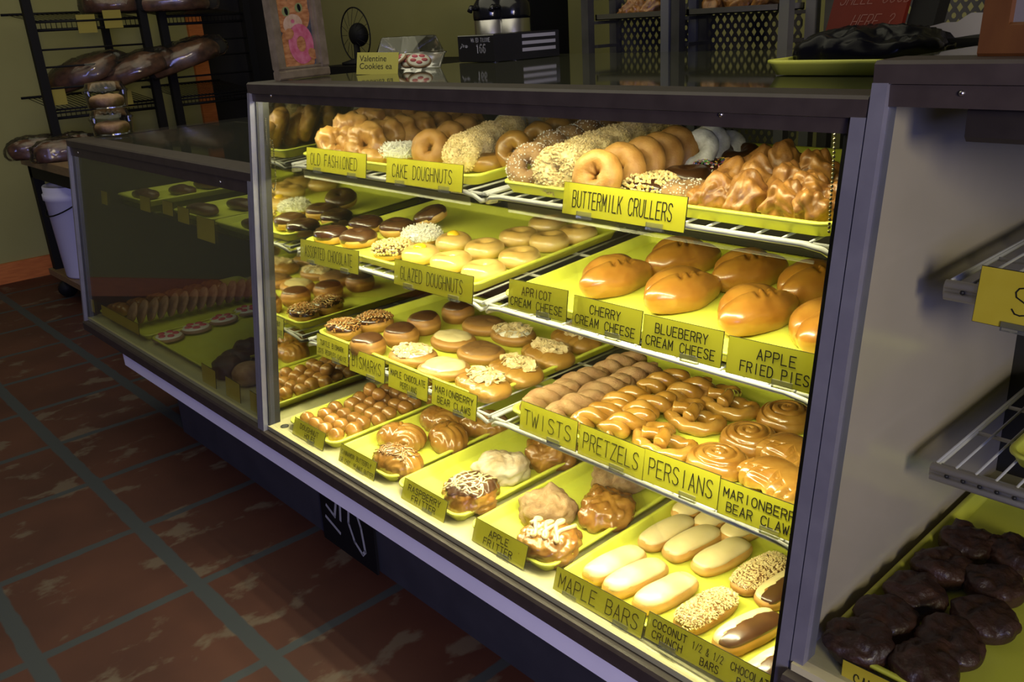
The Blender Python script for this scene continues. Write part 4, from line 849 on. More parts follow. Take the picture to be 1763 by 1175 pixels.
stand(plain_cake_ring, 'plain_cake_doughnut', 'doughnut', 'top', [(1028, 304, 'plain cake doughnut at the front over the BUTTERMILK CRULLERS plate', {'s': 1.1}), (1068, 292, 'plain cake doughnut second in the row over the BUTTERMILK plate', {'s': 1.1}), (1104, 281, 'plain cake doughnut third in the row over the BUTTERMILK plate', {'s': 1.1}), (1134, 271, 'plain cake doughnut fourth in the row over the BUTTERMILK plate', {'s': 1.1}), (1161, 261, 'plain cake doughnut last in the row, beside the powdered ones', {'s': 1.1}),
    (1018, 221, 'dark plain cake doughnut at the very back behind the glazed ones'), (1062, 229, 'dark plain cake doughnut at the back between the cinnamon and nut rows')], None, .042, 70, 12)
stand(powdered_cake_ring, 'powdered_doughnut', 'doughnut', 'top', [(1198, 261, 'white powdered doughnut first beside the plain row of the right tray'), (1216, 252, 'white powdered doughnut second, highest of the right tray'), (1244, 256, 'white powdered doughnut last, lying back by the empty tray end', {'lean': 40, 'h': .03})], None, .042, 60, 5)
lay(chocolate_cake_ring, 'chocolate_doughnut', 'doughnut', 'top', [(1183, 302, 0, 'chocolate doughnut lying behind the peanut one on the right tray'), (1270, 273, 40, 'chocolate doughnut at the back behind the sprinkled one', {'rx': 14, 'up': .008})], None, .016)
lay(sprinkle_ring, 'sprinkle_doughnut', 'doughnut', 'top', [(1234, 290, 0, 'doughnut covered in many-coloured sprinkles')], None, .018)
lay(peanut_ring, 'peanut_doughnut', 'doughnut', 'top', [(1122, 321, 0, 'doughnut covered in pale chopped peanuts over the BUTTERMILK plate', {'v': 1})], None, .018)
lay(cinnamon_cake_ring, 'cinnamon_sugar_doughnut', 'doughnut', 'top', [(1184, 330, 0, 'sugared doughnut lying flat over the right end of the BUTTERMILK plate', {'v': 1})], None, .016)
CR = 'buttermilk crullers'
for i, (u, v, rz, up, rx, lb) in enumerate([(1228, 342, 20, 0, 10, 'knobbly cruller at the front, nearest the BUTTERMILK plate'), (1292, 347, 60, 0, -8, 'knobbly cruller at the front rim, second from the plate'), (1362, 360, 10, 0, 12, 'knobbly cruller at the front rim, third from the plate'), (1408, 366, 80, 0, 5, 'knobbly cruller at the front rim by the bead chain'),
        (1252, 316, 100, .012, 20, 'knobbly cruller in the second row beside the sprinkled doughnut'), (1310, 318, 30, .014, -14, 'knobbly cruller in the middle of the heap'), (1364, 326, 70, .014, 8, 'knobbly cruller in the middle of the heap, right one'), (1418, 338, 20, .014, 10, 'knobbly cruller at the right end of the heap, behind the chain'),
        (1302, 292, 50, .012, 18, 'greyish cruller at the back, right of the chocolate doughnut'), (1358, 292, 110, .016, -12, 'knobbly cruller standing highest at the back of the heap'), (1410, 304, 30, .02, 14, 'knobbly cruller at the back right, under the bead chain')]):
    p = at(u, v, 'top', .018 + up); serve(cruller_piece(i % 4), 'buttermilk_cruller', lb, 'cruller', (p.x, p.y, p.z + up), (R(rx), R(rx * .6), R(rz)), (.86, .86, .98), CR)

# ---------------------------------------------------------------- name plates of the lit case
W1, W2 = .255, .151
def S(tl, tr, y, h, lines, text, wid, **k): plate_sign(tl, tr, y, h, lines, 'yellow plate reading %s' % text, wid=wid, **k)
S((528, 253), (629, 265), 1.040, .053, [('OLD FASHIONED', .08, .86, .26, .50)], 'OLD FASHIONED', W1)
S((666, 271), (801, 284), 1.040, .053, [('CAKE DOUGHNUTS', .09, .87, .26, .50)], 'CAKE DOUGHNUTS', W1)
S((972, 312), (1188, 340), 1.040, .054, [('BUTTERMILK CRULLERS', .09, .90, .26, .50)], 'BUTTERMILK CRULLERS', W1)
S((518, 413), (623, 432), 1.015, .055, [('ASSORTED CHOCOLATE', .09, .90, .26, .50)], 'ASSORTED CHOCOLATE', W1 + .01)
S((680, 447), (820, 476), 1.015, .055, [('GLAZED DOUGHNUTS', .09, .88, .26, .50)], 'GLAZED DOUGHNUTS', W1 + .01)
def two(a, b, ax, bx, h=.27): return [(a, ax[0], ax[1], .54, h), (b, bx[0], bx[1], .15, h)]
S((878, 481), (981, 500), 1.015, .056, two('APRICOT', 'CREAM CHEESE', (.24, .74), (.05, .93)), 'APRICOT CREAM CHEESE', W2)
S((989, 508), (1108, 536), 1.015, .056, two('CHERRY', 'CREAM CHEESE', (.26, .70), (.05, .92)), 'CHERRY CREAM CHEESE', W2)
S((1110, 542), (1248, 570), 1.015, .056, two('BLUEBERRY', 'CREAM CHEESE', (.17, .82), (.06, .92)), 'BLUEBERRY CREAM CHEESE', W2)
S((1257, 580), (1407, 608), 1.015, .056, two('APPLE', 'FRIED PIES', (.33, .73), (.16, .88)), 'APPLE FRIED PIES', W2)
S((546, 574), (600, 593), 1.015, .057, two('TURTLE BISMARK', '2015 PEOPLES CHOICE', (.12, .86), (.05, .95), .22), 'TURTLE BISMARK 2015 PEOPLES CHOICE', W2)
S((603, 600), (665, 621), 1.015, .057, [('BISMARKS', .08, .90, .26, .50)], 'BISMARKS', W2)
S((670, 626), (741, 651), 1.015, .057, two('MAPLE CHOCOLATE', 'PERSIANS', (.06, .94), (.32, .74), .25), 'MAPLE CHOCOLATE PERSIANS', W2)
S((745, 653), (824, 682), 1.015, .057, two('MARIONBERRY', 'BEAR CLAWS', (.08, .93), (.14, .88), .26), 'MARIONBERRY BEAR CLAWS, left of the TWISTS plate', W2)
S((898, 690), (991, 724), 1.015, .059, [('TWISTS', .08, .90, .25, .50)], 'TWISTS', W2)
S((999, 729), (1106, 771), 1.015, .058, [('PRETZELS', .08, .92, .25, .52)], 'PRETZELS', W2)
S((1112, 773), (1237, 817), 1.015, .058, [('PERSIANS', .08, .92, .25, .52)], 'PERSIANS', W2)
S((1242, 825), (1377, 872), 1.015, .058, two('MARIONBERRY', 'BEAR CLAWS', (.06, .95), (.11, .90), .26), 'MARIONBERRY BEAR CLAWS at the right frame post', W2)
S((508, 718), (561, 747), .906, .045, two('DOUGHNUT', 'HOLES', (.22, .80), (.40, .72), .27), 'DOUGHNUT HOLES', W2, tilt=20)
S((588, 764), (650, 797), .906, .048, two('CINNAMON BUTTERFLY', 'OR CHOC. PEANUT BUTTER', (.05, .88), (.05, .97), .22), 'CINNAMON BUTTERFLY OR CHOC. PEANUT BUTTER', W2, tilt=20)
S((697, 822), (772, 865), .906, .048, two('RASPBERRY', 'FRITTER', (.13, .86), (.24, .78), .27), 'RASPBERRY FRITTER', W2, tilt=20)
S((820, 892), (911, 941), .904, .048, two('APPLE', 'FRITTER', (.30, .66), (.22, .76), .27), 'APPLE FRITTER', W2, tilt=20)
S((960, 976), (1112, 1055), .904, .045, [('MAPLE BARS', .06, .94, .22, .56)], 'MAPLE BARS', .205, tilt=20)
S((1119, 1055), (1333, 1164), .904, .045, [('COCONUT', .05, .33, .56, .26), ('CRUNCH', .06, .31, .16, .26), ('1/2 & 1/2', .38, .62, .52, .26), ('BARS', .46, .60, .12, .26), ('CHOCOLATE', .68, .98, .52, .26), ('BARS', .74, .88, .12, .26)], 'COCONUT CRUNCH, 1/2 & 1/2 BARS and CHOCOLATE BARS', .235, tilt=20)

# ---------------------------------------------------------------- bead chains hanging inside the glass
def chain(label, pts):
    mb = MB(); P = [np.array(p) for p in pts]; acc = 0; step = .0052
    for a, b in zip(P[:-1], P[1:]):
        l = np.linalg.norm(b - a); t = acc
        while t < l: s = blob(.0021, .0021, .0021, 6, 4); s.V += a + (b - a) * t / l; mb.add(s.V, s.F); t += step
        acc = t - l
    o = put('bead_chain', mb.mesh('chain', 'chain', True)); tag(o, label, 'chain')
def pix(y, *uv): return [at_y(u, v, y) for u, v in uv]
chain('looped bead chain hanging at the mirror end of the lit case', pix(1.005, (457, 205), (459, 240), (460, 280), (460, 318), (462, 324), (465, 318), (466, 300), (466, 262), (465, 240)) + pix(1.005, (464, 300), (468, 322), (472, 328), (475, 316), (474, 296), (471, 260), (468, 240)))
chain('straight bead chain hanging at the right post of the lit case', pix(1.010, (1437, 233), (1436, 262), (1434, 300), (1430, 350), (1427, 402)))

# ---------------------------------------------------------------- low dark case: trays, goods, plates
SHELF['lshelf'] = (1.05, .822, 0)
tray(-3.415, -2.94, .925, 1.50, 'ldeck', 'yellow tray of croissants and leaning cookies at the far end of the dark case')
tray(-2.925, -2.46, .935, 1.50, 'ldeck', 'yellow tray with a row of iced valentine cookies in the dark case')
for i in range(4): p = at(290 + i * 47 - (i == 3) * 6, 580 - i * 15, 'ldeck', .012); serve(valentine_cookie(i % 3), 'valentine_cookie', 'pink and white iced cookie, %s of the four in the dark case' % ('foremost', 'second from the front', 'third from the front', 'rearmost')[i], 'cookie', (p.x, p.y, .409), (0, 0, i), 1.05, 'iced valentine cookies')
for i in range(13):
    x, y = -3.135 + .004 * i, .985 + i * .036; serve(flat_cookie(i % 3), 'leaning_cookie', 'tan cookie in the leaning row along the dark case tray', 'cookie', (x, y - .02, .452), (R(62), 0, R(-8)), 1.1, 'leaning tan cookies')
for i in range(6): serve(croissant(i % 3), 'croissant', 'browned croissant in the row left of the leaning cookies', 'croissant', (-3.34, .985 + i * .075, .408), (0, 0, R(20)), .95, 'croissants in the dark case')
for i, (u, v, fn, nm, lb) in enumerate([(405, 622, dark_muffin, 'dark_muffin', 'dark brown muffin at the front right of the dark case'), (428, 604, dark_muffin, 'dark_muffin', 'dark brown muffin farther back at the right of the dark case'), (428, 646, pale_scone, 'pale_scone', 'pale speckled scone at the right end of the dark case'), (392, 634, dark_muffin, 'dark_muffin', 'dark brown muffin right behind a small yellow plate of the dark case')]):
    p = at(u, v, 'ldeck', .02); serve(fn(i), nm, lb, 'muffin' if fn is dark_muffin else 'scone', (p.x, p.y, .4), (0, 0, i), 1.0)
for i, (u0, v0, u1, v1) in enumerate([(185, 318, 300, 292), (250, 338, 345, 318), (345, 350, 440, 330), (360, 380, 445, 362)]):
    p = at(u0, v0, 'lshelf', .02); x = max(-3.43, p.x); tray(x, x + .30, 1.085, 1.48, 'lshelf', 'shallow yellow tray on the glass shelf of the dark case, %s from the far end' % ('first', 'second', 'third', 'fourth')[i]) if i != 1 else None
for i in range(9):
    c, r = i % 3, i // 3; x = (-3.30, -2.80, -2.40)[c]; serve(pastry_bar(i % 3), 'pastry_bar', 'brown pastry bar on the glass shelf of the dark case', 'pastry', (x + .05 * (r % 2), 1.15 + r * .12, .826), (0, 0, R(8)), 1.0, 'pastry bars in the dark case')
for i, (a, b, y, h, nm) in enumerate([((168, 326), (184, 331), 1.03, .05, 'first'), ((240, 336), (258, 341), 1.03, .05, 'second'), ((279, 344), (297, 349), 1.03, .045, 'third'), ((305, 354), (325, 360), 1.03, .05, 'fourth'), ((338, 371), (369, 380), 1.03, .07, 'fifth')]):
    plate_sign(a, b, y, h, [], 'small yellow plate on the glass shelf of the dark case, %s from far end' % nm, tilt=8, mat='sign_old', clip=False)
for i, (a, b, h, lb) in enumerate([((174, 525), (238, 558), .04, 'long low yellow plate in front of the croissant tray of the dark case'), ((153, 514), (161, 516), .05, 'narrow yellow plate at the far end of the dark case'), ((346, 624), (370, 640), .06, 'small yellow plate before the muffins, farthest from the bright case'), ((387, 646), (412, 663), .06, 'small yellow plate before the muffins, middle of three'), ((429, 671), (447, 684), .06, 'small yellow plate before the scone, nearest the bright case')]):
    plate_sign(a, b, .905, h, [], lb, tilt=6, mat='sign_old', clip=False)

# ---------------------------------------------------------------- right case: wire shelves, tray, dark cakes, plates
SHELF['r1'] = (1.13, 1.03, .0); SHELF['r2'] = (1.16, .752, 0)
def rshelf(sh, y0, label):
    t = wire_shelf(-.415, .45, sh, y0, 1.58, label, .026, None, False, False); W = .865
    mb = MB(); z = -.012
    mb.tube([(-.004, -.006, -.002), (W, -.006, -.002)], .006, 10); mb.tube([(-.004, -.006, -.017), (W, -.006, -.017)], .006, 10); mb.box(-.006, W, -.008, -.002, -.016, -.003)
    f = put('front_rail', mb.mesh('rail', 'wire', True), t, label='white front rail with little holes')
    for k in range(8): s = sph((.018 + k * .022, -.0085, -.0095), .0030); put('hole', mesh('hole', s.V, s.F, 'rubber'), f)
rshelf('r1', 1.13, 'upper white wire shelf in the cream-lined right case'); rshelf('r2', 1.16, 'lower white wire shelf in the cream-lined right case')
tray(-.345, .0, 1.20, 1.55, 'r2', 'yellow tray on the lower wire shelf of the right case')
tray(-.456, -.17, .928, 1.52, 'rdeck', 'yellow tray of dark chocolate cakes on the floor of the right case')
for i, (u, v, lb) in enumerate([(1478, 1110, 'round dark chocolate cake at the front left corner of its tray'), (1527, 1067, 'round dark chocolate cake second along the left rim'), (1577, 1026, 'round dark chocolate cake third along the left rim'), (1620, 980, 'round dark chocolate cake fourth along the left rim'), (1664, 938, 'round dark chocolate cake farthest along the left rim'),
        (1590, 1150, 'round dark chocolate cake in the front row, right of the corner one'), (1637, 1112, 'round dark chocolate cake second in the right-hand row, with a bright glint'), (1693, 1068, 'round dark chocolate cake third in the right-hand row'), (1712, 1010, 'round dark chocolate cake in the shade behind the right-hand row'), (1748, 958, 'round dark chocolate cake at the right picture edge, in shade')]):
    p = at(u, v, 'rdeck', .018); serve(chocolate_muffin(i % 3), 'chocolate_cake', lb, 'cake', (p.x, p.y, .535), (0, 0, i * 1.3), .93, 'round dark chocolate cakes')
plate_sign((1688, 459), (1763, 473), 1.106, .072, [('SCONES', .17, .80, .26, .48)], 'yellow plate reading SCONES hung on the upper wire shelf at the right edge', tilt=4, wid=.25, mat='sign_old')
plate_sign((1453, 1138), (1540, 1172), .908, .055, [('SALTED CARAMEL', .10, .92, .3, .46)], 'yellow plate reading SALTED in front of the dark chocolate cakes', tilt=6, wid=.17, mat='sign_old')

# ---------------------------------------------------------------- on top of the cases
def textmesh(body, size, m):
    c = bpy.data.curves.new('text', 'FONT'); c.body = body; c.size = size; c.space_line = .9; o = bpy.data.objects.new('text', c); COL.objects.link(o)
    bpy.context.view_layer.update(); me = bpy.data.meshes.new_from_object(o.evaluated_get(bpy.context.evaluated_depsgraph_get())); bpy.data.objects.remove(o)
    me.materials.clear(); me.materials.append(M[m]); return me
ZT = 1.2655
# picture of a kitten hugging a pink doughnut
pw, ph = .17, .31
o = thing('framed_picture', 'champagne framed picture of an orange kitten with a pink doughnut on the case top', 'picture', (-1.935, 1.03, ZT + .001), (R(-1), 0, R(106)))
mb = MB()
for x0, x1, z0, z1 in ((0, pw, 0, .022), (0, pw, ph - .022, ph), (0, .022, .022, ph - .022), (pw - .022, pw, .022, ph - .022)): mb.box(x0, x1, -.010, .012, z0, z1, 0, .004)
for x0, x1, z0, z1 in ((.022, pw - .022, .022, .029), (.022, pw - .022, ph - .029, ph - .022), (.022, .029, .029, ph - .029), (pw - .029, pw - .022, .029, ph - .029)): mb.box(x0, x1, -.004, .010, z0, z1, 0, .002)
put('frame', mb.mesh('frame', 'silver'), o)
mb = MB(); mb.box(.02, pw - .02, .006, .010, .02, ph - .02); cv = put('canvas', mb.mesh('canvas', noisy('mottled_blue_grey_paint', (.03, .035, .05), (.10, .11, .13), 60, .6)), o)
mb = MB(); mb.box(.004, pw - .004, .010, .016, .004, ph - .004); put('backing', mb.mesh('backing', 'black'), o)
M['cat'] = noisy('orange_fur_paint', (.28, .10, .03), (.46, .22, .08), 55, .7, stretch=(1, 1, 3)); M['catpale'] = noisy('cream_fur_paint', (.42, .28, .17), (.52, .38, .26), 70, .7)
M['pinkring'] = noisy('pink_ring_paint', (.40, .07, .12), (.52, .16, .22), 70, .6); M['eye'] = plain('green_eye_paint', (.20, .24, .09), .4)
def oval(cx, cz, rx, rz, y, a=0, n=24):
    ca, sa = math.cos(R(a)), math.sin(R(a)); return [(cx + rx * math.cos(t) * ca - rz * math.sin(t) * sa, y, cz + rx * math.cos(t) * sa + rz * math.sin(t) * ca) for t in [2 * PI * i / n for i in range(n)]]
def figure(nm, m, polys, parent):
    mb = MB()
    for P in polys: mb.add([(x, y, max(.024, z - .030)) for x, y, z in P], [tuple(range(len(P)))])
    put(nm, mb.mesh(nm, m), parent)
figure('painted_kitten', 'cat', [oval(.083, .172, .058, .047, .0052, 14), oval(.085, .09, .055, .066, .0053, 6), [(.040, .0051, .190), (.028, .0051, .246), (.076, .0051, .214)], [(.094, .0051, .214), (.140, .0051, .252), (.138, .0051, .186)]], cv)
figure('painted_muzzle', 'catpale', [oval(.080, .153, .032, .023, .0048, 8)], cv)
for cx, cz in ((.062, .182), (.106, .190)): figure('painted_eye', 'eye', [oval(cx, cz, .013, .0105, .0044, 12)], cv); figure('painted_pupil', 'black', [oval(cx + .001, cz, .0055, .0085, .0040, 12)], cv)
for k, (ax, az, bx, bz) in enumerate(((.070, .205, .066, .217), (.083, .207, .083, .220), (.096, .208, .101, .219))): figure('painted_stripe', 'kraft', [[(ax - .002, .0045, az), (ax + .002, .0045, az), (bx, .0045, bz)]], cv)
figure('painted_nose', 'pinkring', [oval(.080, .160, .006, .0045, .0042)], cv); figure('painted_mouth', 'black', [oval(.078, .143, .009, .0035, .0042, 6)], cv)
mb = MB(); n = 32
for i in range(n):
    t0, t1 = 2 * PI * i / n, 2 * PI * (i + 1) / n; c = (.098, .078)
    mb.add([(c[0] + .042 * math.cos(t0), .0041, c[1] + .046 * math.sin(t0)), (c[0] + .015 * math.cos(t0), .0041, c[1] + .018 * math.sin(t0)), (c[0] + .015 * math.cos(t1), .0041, c[1] + .018 * math.sin(t1)), (c[0] + .042 * math.cos(t1), .0041, c[1] + .046 * math.sin(t1))], [(0, 1, 2, 3)])
put('painted_doughnut', mb.mesh('ring', 'pinkring'), cv)
for cx, cz, a in ((.062, .104, 20), (.132, .056, -30)): figure('painted_paw', 'cat', [oval(cx, cz + .028, .016, .012, .0036, a)], cv)
# handwritten card
p = at_y(560, 126, 1.26); o = thing('paper_card', 'handwritten yellow-green Valentine Cookies card in front of the clear cookie box', 'card', (-1.885, 1.215, ZT + .001), (R(-14), R(2), R(25)))
mb = MB(); mb.box(0, .115, 0, .0012, 0, .052); put('card', mb.mesh('card', plain('yellow_green_paper', (.42, .40, .06), .7)), o)
me = textmesh('Valentine\nCookies ea', .020, 'signcore'); put('handwriting', me, o, (.008, -.0008, .031), (R(90), 0, 0))
# clear box of cookies
def clamshell(name, label, loc, rot, w, d, h, ridges=0):
    o = thing(name, label, 'plastic box', loc, rot); mb = MB(); rings = [(.018, 0), (.004, h * .42), (0, h * .45), (0, h * .48), (.006, h * .50), (.024, h * .97), (.03, h)]; V = []; F = []
    for ins, z in rings: V += [(x, y, z) for x, y in rrect(w, d, ins, .035)]
    n = 28; F = [(i * n + j, i * n + (j + 1) % n, (i + 1) * n + (j + 1) % n, (i + 1) * n + j) for i in range(len(rings) - 1) for j in range(n)] + [tuple(range(n - 1, -1, -1)), tuple((len(rings) - 1) * n + j for j in range(n))]
    k = 2 * n
    put('base', mesh('base', V[:3 * n], [f for f in F if max(f) < 3 * n], 'plastic'), o, label='clear plastic base')
    put('lid', mesh('lid', V[2 * n:], [tuple(i - 2 * n for i in f) for f in F if min(f) >= 2 * n], 'plastic'), o, label='clear domed plastic lid'); return o
o = clamshell('cookie_box', 'clear domed plastic box of pink and white cookies on the case top', (-1.955, 1.30, ZT + .001), (0, 0, R(10)), .165, .14, .080)
for i in range(3):
    a = [(.045, .06), (.085, .075), (.12, .06)][i]; v = Matrix.Rotation(R(10), 3, 'Z') @ Vector((a[0], a[1], 0))
    serve(valentine_cookie(i), 'valentine_cookie', ('iced cookie leaning at the left in the clear box', 'iced cookie in the middle of the clear box', 'iced cookie at the right in the clear box')[i], 'cookie', (-1.955 + v.x, 1.30 + v.y, ZT + .018), (R(30), R(10 * (i - 1)), R(i * 20)), .62, 'iced cookies in the clear box')
# black carton
bx, by = -1.98, 1.62; o = thing('black_carton', 'flat black carton marked 166 lying on the polished case top', 'box', (bx, by, ZT + .001))
bw, bd, bh = .150, .25, .070
mb = MB(); mb.box(0, bw, 0, bd, 0, bh, 0, .002); c = put('carton', mb.mesh('carton', 'black_gloss'), o)
mb = MB()
for k in range(3): mb.box(bw, bw + .0006, bd * .42, bd * .94, .020 + k * .018, .029 + k * .018)
put('side_stripes', mb.mesh('stripes', plain('pale_grey_print', (.30, .30, .32), .5)), o)
mb = MB(); strokes('WAXED TISSUE', .058, .052, .0048, .010, .0018, .0016, mb, y=-.0006); strokes('166', .078, .024, .010, .022, .004, .0034, mb, y=-.0006)
for k in range(3): ribbon([(.010 + .004 * k, .036 + .006 * k), (.022, .046 - .003 * k), (.036, .038 + .003 * k), (.044, .042)], .0022, mb, -.0006)
put('printing', mb.mesh('printing', plain('grey_print', (.32, .32, .33), .5)), o, label='grey carton printing')
# black glossy bag on a yellow tray, right end of the case top
SHELF['topg'] = (1.2, ZT + .004, 0)
tray(-.775, -.51, 1.235, 1.50, 'topg', 'yellow tray under the black bag on top of the lit case')
s = blob(.105, .085, .030, 60, 30, 2.6, 2.2); s.displace(lambda p: .016 * (ridged(p, 14, 4) - .4) + .006 * (ridged(p, 40, 2) - .4)); s.flat(-.018)
tag(put('black_bag', s.mesh('black_bag', 'blackplastic'), None, (-.655, 1.36, ZT + .0095), (0, 0, R(10))), 'crumpled shiny black plastic bag lying on a yellow tray on the case top', 'bag')
for i in range(3):
    pass
# red plaque on a black stand
p = at_y(1413, 84, 1.56); q = at_y(1541, 80, 1.56); wd = q[0] - p[0]; zz = p[2]
o = thing('red_plaque', 'leaning dark red plaque with engraved words on a black stand', 'plaque', (p[0], 1.56, zz), (R(-24), 0, 0))
mb = MB(); mb.box(0, wd, 0, .012, 0, .22, 0, .002); put('plaque', mb.mesh('plaque', 'red'), o)
mb = MB(); cw = wd / 15
strokes('DOES IT', wd * .28, .122, cw, .020, cw * .4, .0016, mb, .25, -.0006); strokes('SMELL GOOD', wd * .10, .080, cw, .024, cw * .42, .0016, mb, .25, -.0006); strokes('HERE ?', wd * .32, .036, cw, .024, cw * .42, .0016, mb, .25, -.0006)
put('lettering', mb.mesh('lettering', plain('dull_red_engraving', (.20, .05, .04), .5)), o, label='faint engraved lettering')
mb = MB(); mb.box(wd + .004, wd + .05, .01, .05, 0, .24); put('side_rail', mb.mesh('side_rail', 'black'), o)
mb = MB(); mb.box(p[0] + .01, q[0] + .12, 1.60, 1.70, ZT + .001, zz + .012, 0, .003); tag(put('plaque_stand', mb.mesh('stand', 'black')), 'low black stand under the red plaque on the case top', 'stand')
# things on the right case
ZR = 1.3042
p = at_y(1676, 86, 1.03); o = thing('wooden_frame', 'orange wood framed notice standing on the right case', 'frame', (p[0], 1.04, ZR), (R(-4), 0, R(-4)))
mb = MB(); fw, fh, ft = .30, .24, .028
for x0, x1, z0, z1 in ((0, ft, 0, fh), (fw - ft, fw, 0, fh), (ft, fw - ft, 0, ft + .006), (ft, fw - ft, fh - ft, fh)): mb.box(x0, x1, 0, .02, z0, z1, 0, .003)
put('frame', mb.mesh('frame', 'orange_wood'), o); mb = MB(); mb.box(ft, fw - ft, .010, .014, ft, fh - ft); put('notice', mb.mesh('notice', plain('grey_white_notice', (.16, .15, .15), .5)), o)
mb = MB(); a = [at_y(u, v, 1.42) for u, v in ((1595, 47), (1625, 39), (1648, 38), (1662, 28), (1672, 22), (1692, 22), (1692, 58), (1676, 60), (1599, 72))]
V = [(x, 1.42, z) for x, y, z in a]; n = len(V); mb.add(V + [(x, 1.428, z) for x, y, z in V], [tuple(range(n - 1, -1, -1)), tuple(range(n, 2 * n))] + [(i, (i + 1) % n, n + (i + 1) % n, n + i) for i in range(n)])
zmin = min(v[2] for v in V); tag(put('paper_sheet', mb.mesh('paper', 'paper')), 'curled white paper pad standing behind the orange wood frame', 'paper')
mb = MB(); mb.box(V[-1][0] - .03, V[-1][0] + .30, 1.40, 1.52, ZR, zmin + .002, 0, .003); tag(put('black_box', mb.mesh('box', 'black')), 'black box beneath the white paper on the right case', 'box')

# ---------------------------------------------------------------- behind the cases
# baker's racks with perforated backs
def perforated(mb, x0, x1, y, z0, z1, px, pz, r, t=.004):
    nx, nzz = int((x1 - x0) / px), int((z1 - z0) / pz); n = 8
    for i in range(nx):
        for j in range(nzz):
            cx, cz = x0 + (i + .5) * px, z0 + (j + .5) * pz; O = []; I = []
            for k in range(n):
                a = 2 * PI * (k + .5) / n; c, s = math.cos(a), math.sin(a); m = max(abs(c), abs(s)); O.append((cx + c / m * px / 2, y, cz + s / m * pz / 2)); I.append((cx + c * r * .8, y, cz + s * r))
            mb.add(O + I, [(k, (k + 1) % n, n + (k + 1) % n, n + k) for k in range(n)])
def baker_rack(x0, x1, y0, y1, label, perf=True):
    o = thing('bakery_rack', label, 'rack', (x0, y0, 0)); W, D = x1 - x0, y1 - y0
    for x, y in ((0, 0), (W - .03, 0), (0, D - .03), (W - .03, D - .03)):
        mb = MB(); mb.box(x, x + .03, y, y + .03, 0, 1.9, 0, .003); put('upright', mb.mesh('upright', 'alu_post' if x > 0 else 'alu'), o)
    mb = MB(); perforated(mb, .03, W - .03, D - .012, .9, 1.9, .0265, .0395, .0075); put('perforated_panel', mb.mesh('perf', 'alu'), o)
    for k in range(6):
        for x in (.03, W - .045):
            mb = MB(); mb.box(x, x + .015, .03, D - .03, 1.19 + k * .075, 1.20 + k * .075); put('runner', mb.mesh('runner', 'alu'), o)
    return o
RY = 2.25
baker_rack(-2.095, -1.735, RY, RY + .17, 'aluminium rack with round-holed back, left of the pair behind the bright case')
baker_rack(-1.725, -1.33, RY, RY + .17, 'aluminium rack with round-holed back, right of the pair behind the bright case')
baker_rack(-1.28, -.75, RY + .1, RY + .27, 'aluminium rack with round-holed back, behind the red plaque')
def sheet_pan(x0, x1, y0, y1, z, label):
    mb = MB(); mb.box(x0, x1, y0, y1, z, z + .003); mb.box(x0, x1, y0, y0 + .006, z, z + .018); mb.box(x0, x1, y1 - .006, y1, z, z + .018); mb.box(x0, x0 + .006, y0, y1, z, z + .018); mb.box(x1 - .006, x1, y0, y1, z, z + .018)
    tag(put('sheet_pan', mb.mesh('pan', 'steel')), label, 'baking pan')
sheet_pan(-2.05, -1.775, RY + .02, RY + .15, 1.352, 'metal sheet pan on the left rack behind the bright case'); sheet_pan(-1.68, -1.37, RY + .02, RY + .15, 1.352, 'metal sheet pan on the right rack behind the bright case')
for i, (x, y) in enumerate([(-1.95, RY + .085), (-1.86, RY + .09), (-1.63, RY + .085), (-1.54, RY + .085), (-1.44, RY + .09)]):
    lb = 'dark brown pastry on the left rack pan' if i < 2 else 'dark brown pastry on the right rack pan'
    s = cruller_piece(i % 4); serve([('crust', s[0][1], None, None)], 'dark_pastry', lb, 'pastry', (x, y, 1.356), (0, 0, i), 1.0, 'dark pastries on the %s rack' % ('left' if i < 2 else 'right'))
# back counter, coffee dispensers, fan
mb = MB(); mb.box(-4.4, -2.18, 2.58, 3.3, 0, 1.19); tag(put('back_counter', mb.mesh('counter', 'black')), 'dark back counter carrying the coffee dispensers', 'counter')
def airpot(u, v, y, label):
    p = at_y(u, v, y); o = thing('coffee_airpot', label, 'coffee dispenser', (p[0], y, 1.19))
    mb = MB(); mb.lathe([(.075, 0), (.078, .01), (.078, .185), (.074, .19)], 28); put('body', mb.mesh('body', 'steel', True), o, label='brushed steel body')
    mb = MB(); mb.lathe([(.079, .186), (.082, .20), (.080, .245), (.055, .285), (.04, .29)], 28); hd = put('head', mb.mesh('head', 'black_gloss', True), o)
    mb = MB(); mb.tube([(0, -.07, .235), (0, -.115, .238), (0, -.125, .222)], .012, 8); put('spout', mb.mesh('spout', 'black_gloss', True), o)
    mb = MB(); mb.box(-.02, .02, -.03, .09, .292, .302, 0, .003); put('lever', mb.mesh('lever', 'black_gloss'), hd)
airpot(848, 60, 2.72, 'steel coffee dispenser with black top, left of the pair by the wall'); airpot(884, 60, 2.78, 'steel coffee dispenser with black top, right of the pair by the wall')
p = at_y(878, 60, 3.0); q = at_y(921, 60, 3.0); o = thing('coffee_brewer', 'tall black coffee brewer behind the dispensers', 'coffee machine', (p[0], 2.98, 1.19))
mb = MB(); mb.box(.0, q[0] - p[0], 0, .25, 0, .62, 0, .01); put('body', mb.mesh('body', 'black'), o); mb = MB(); mb.box(-.12, q[0] - p[0], -.16, .0, .37, .52, 0, .01); put('brew_head', mb.mesh('brew_head', 'black_gloss'), o)
p = at_y(602, 92, 2.7); o = thing('table_fan', 'round black wire fan standing behind the framed picture', 'fan', (p[0], 2.75, 1.191))
mb = MB(); mb.tube([(.14 * math.cos(a), 0, .15 + .14 * math.sin(a)) for a in [2 * PI * i / 40 for i in range(41)]], .004, 6, cap=False); put('guard_ring', mb.mesh('ring', 'black', True), o)
mb = MB()
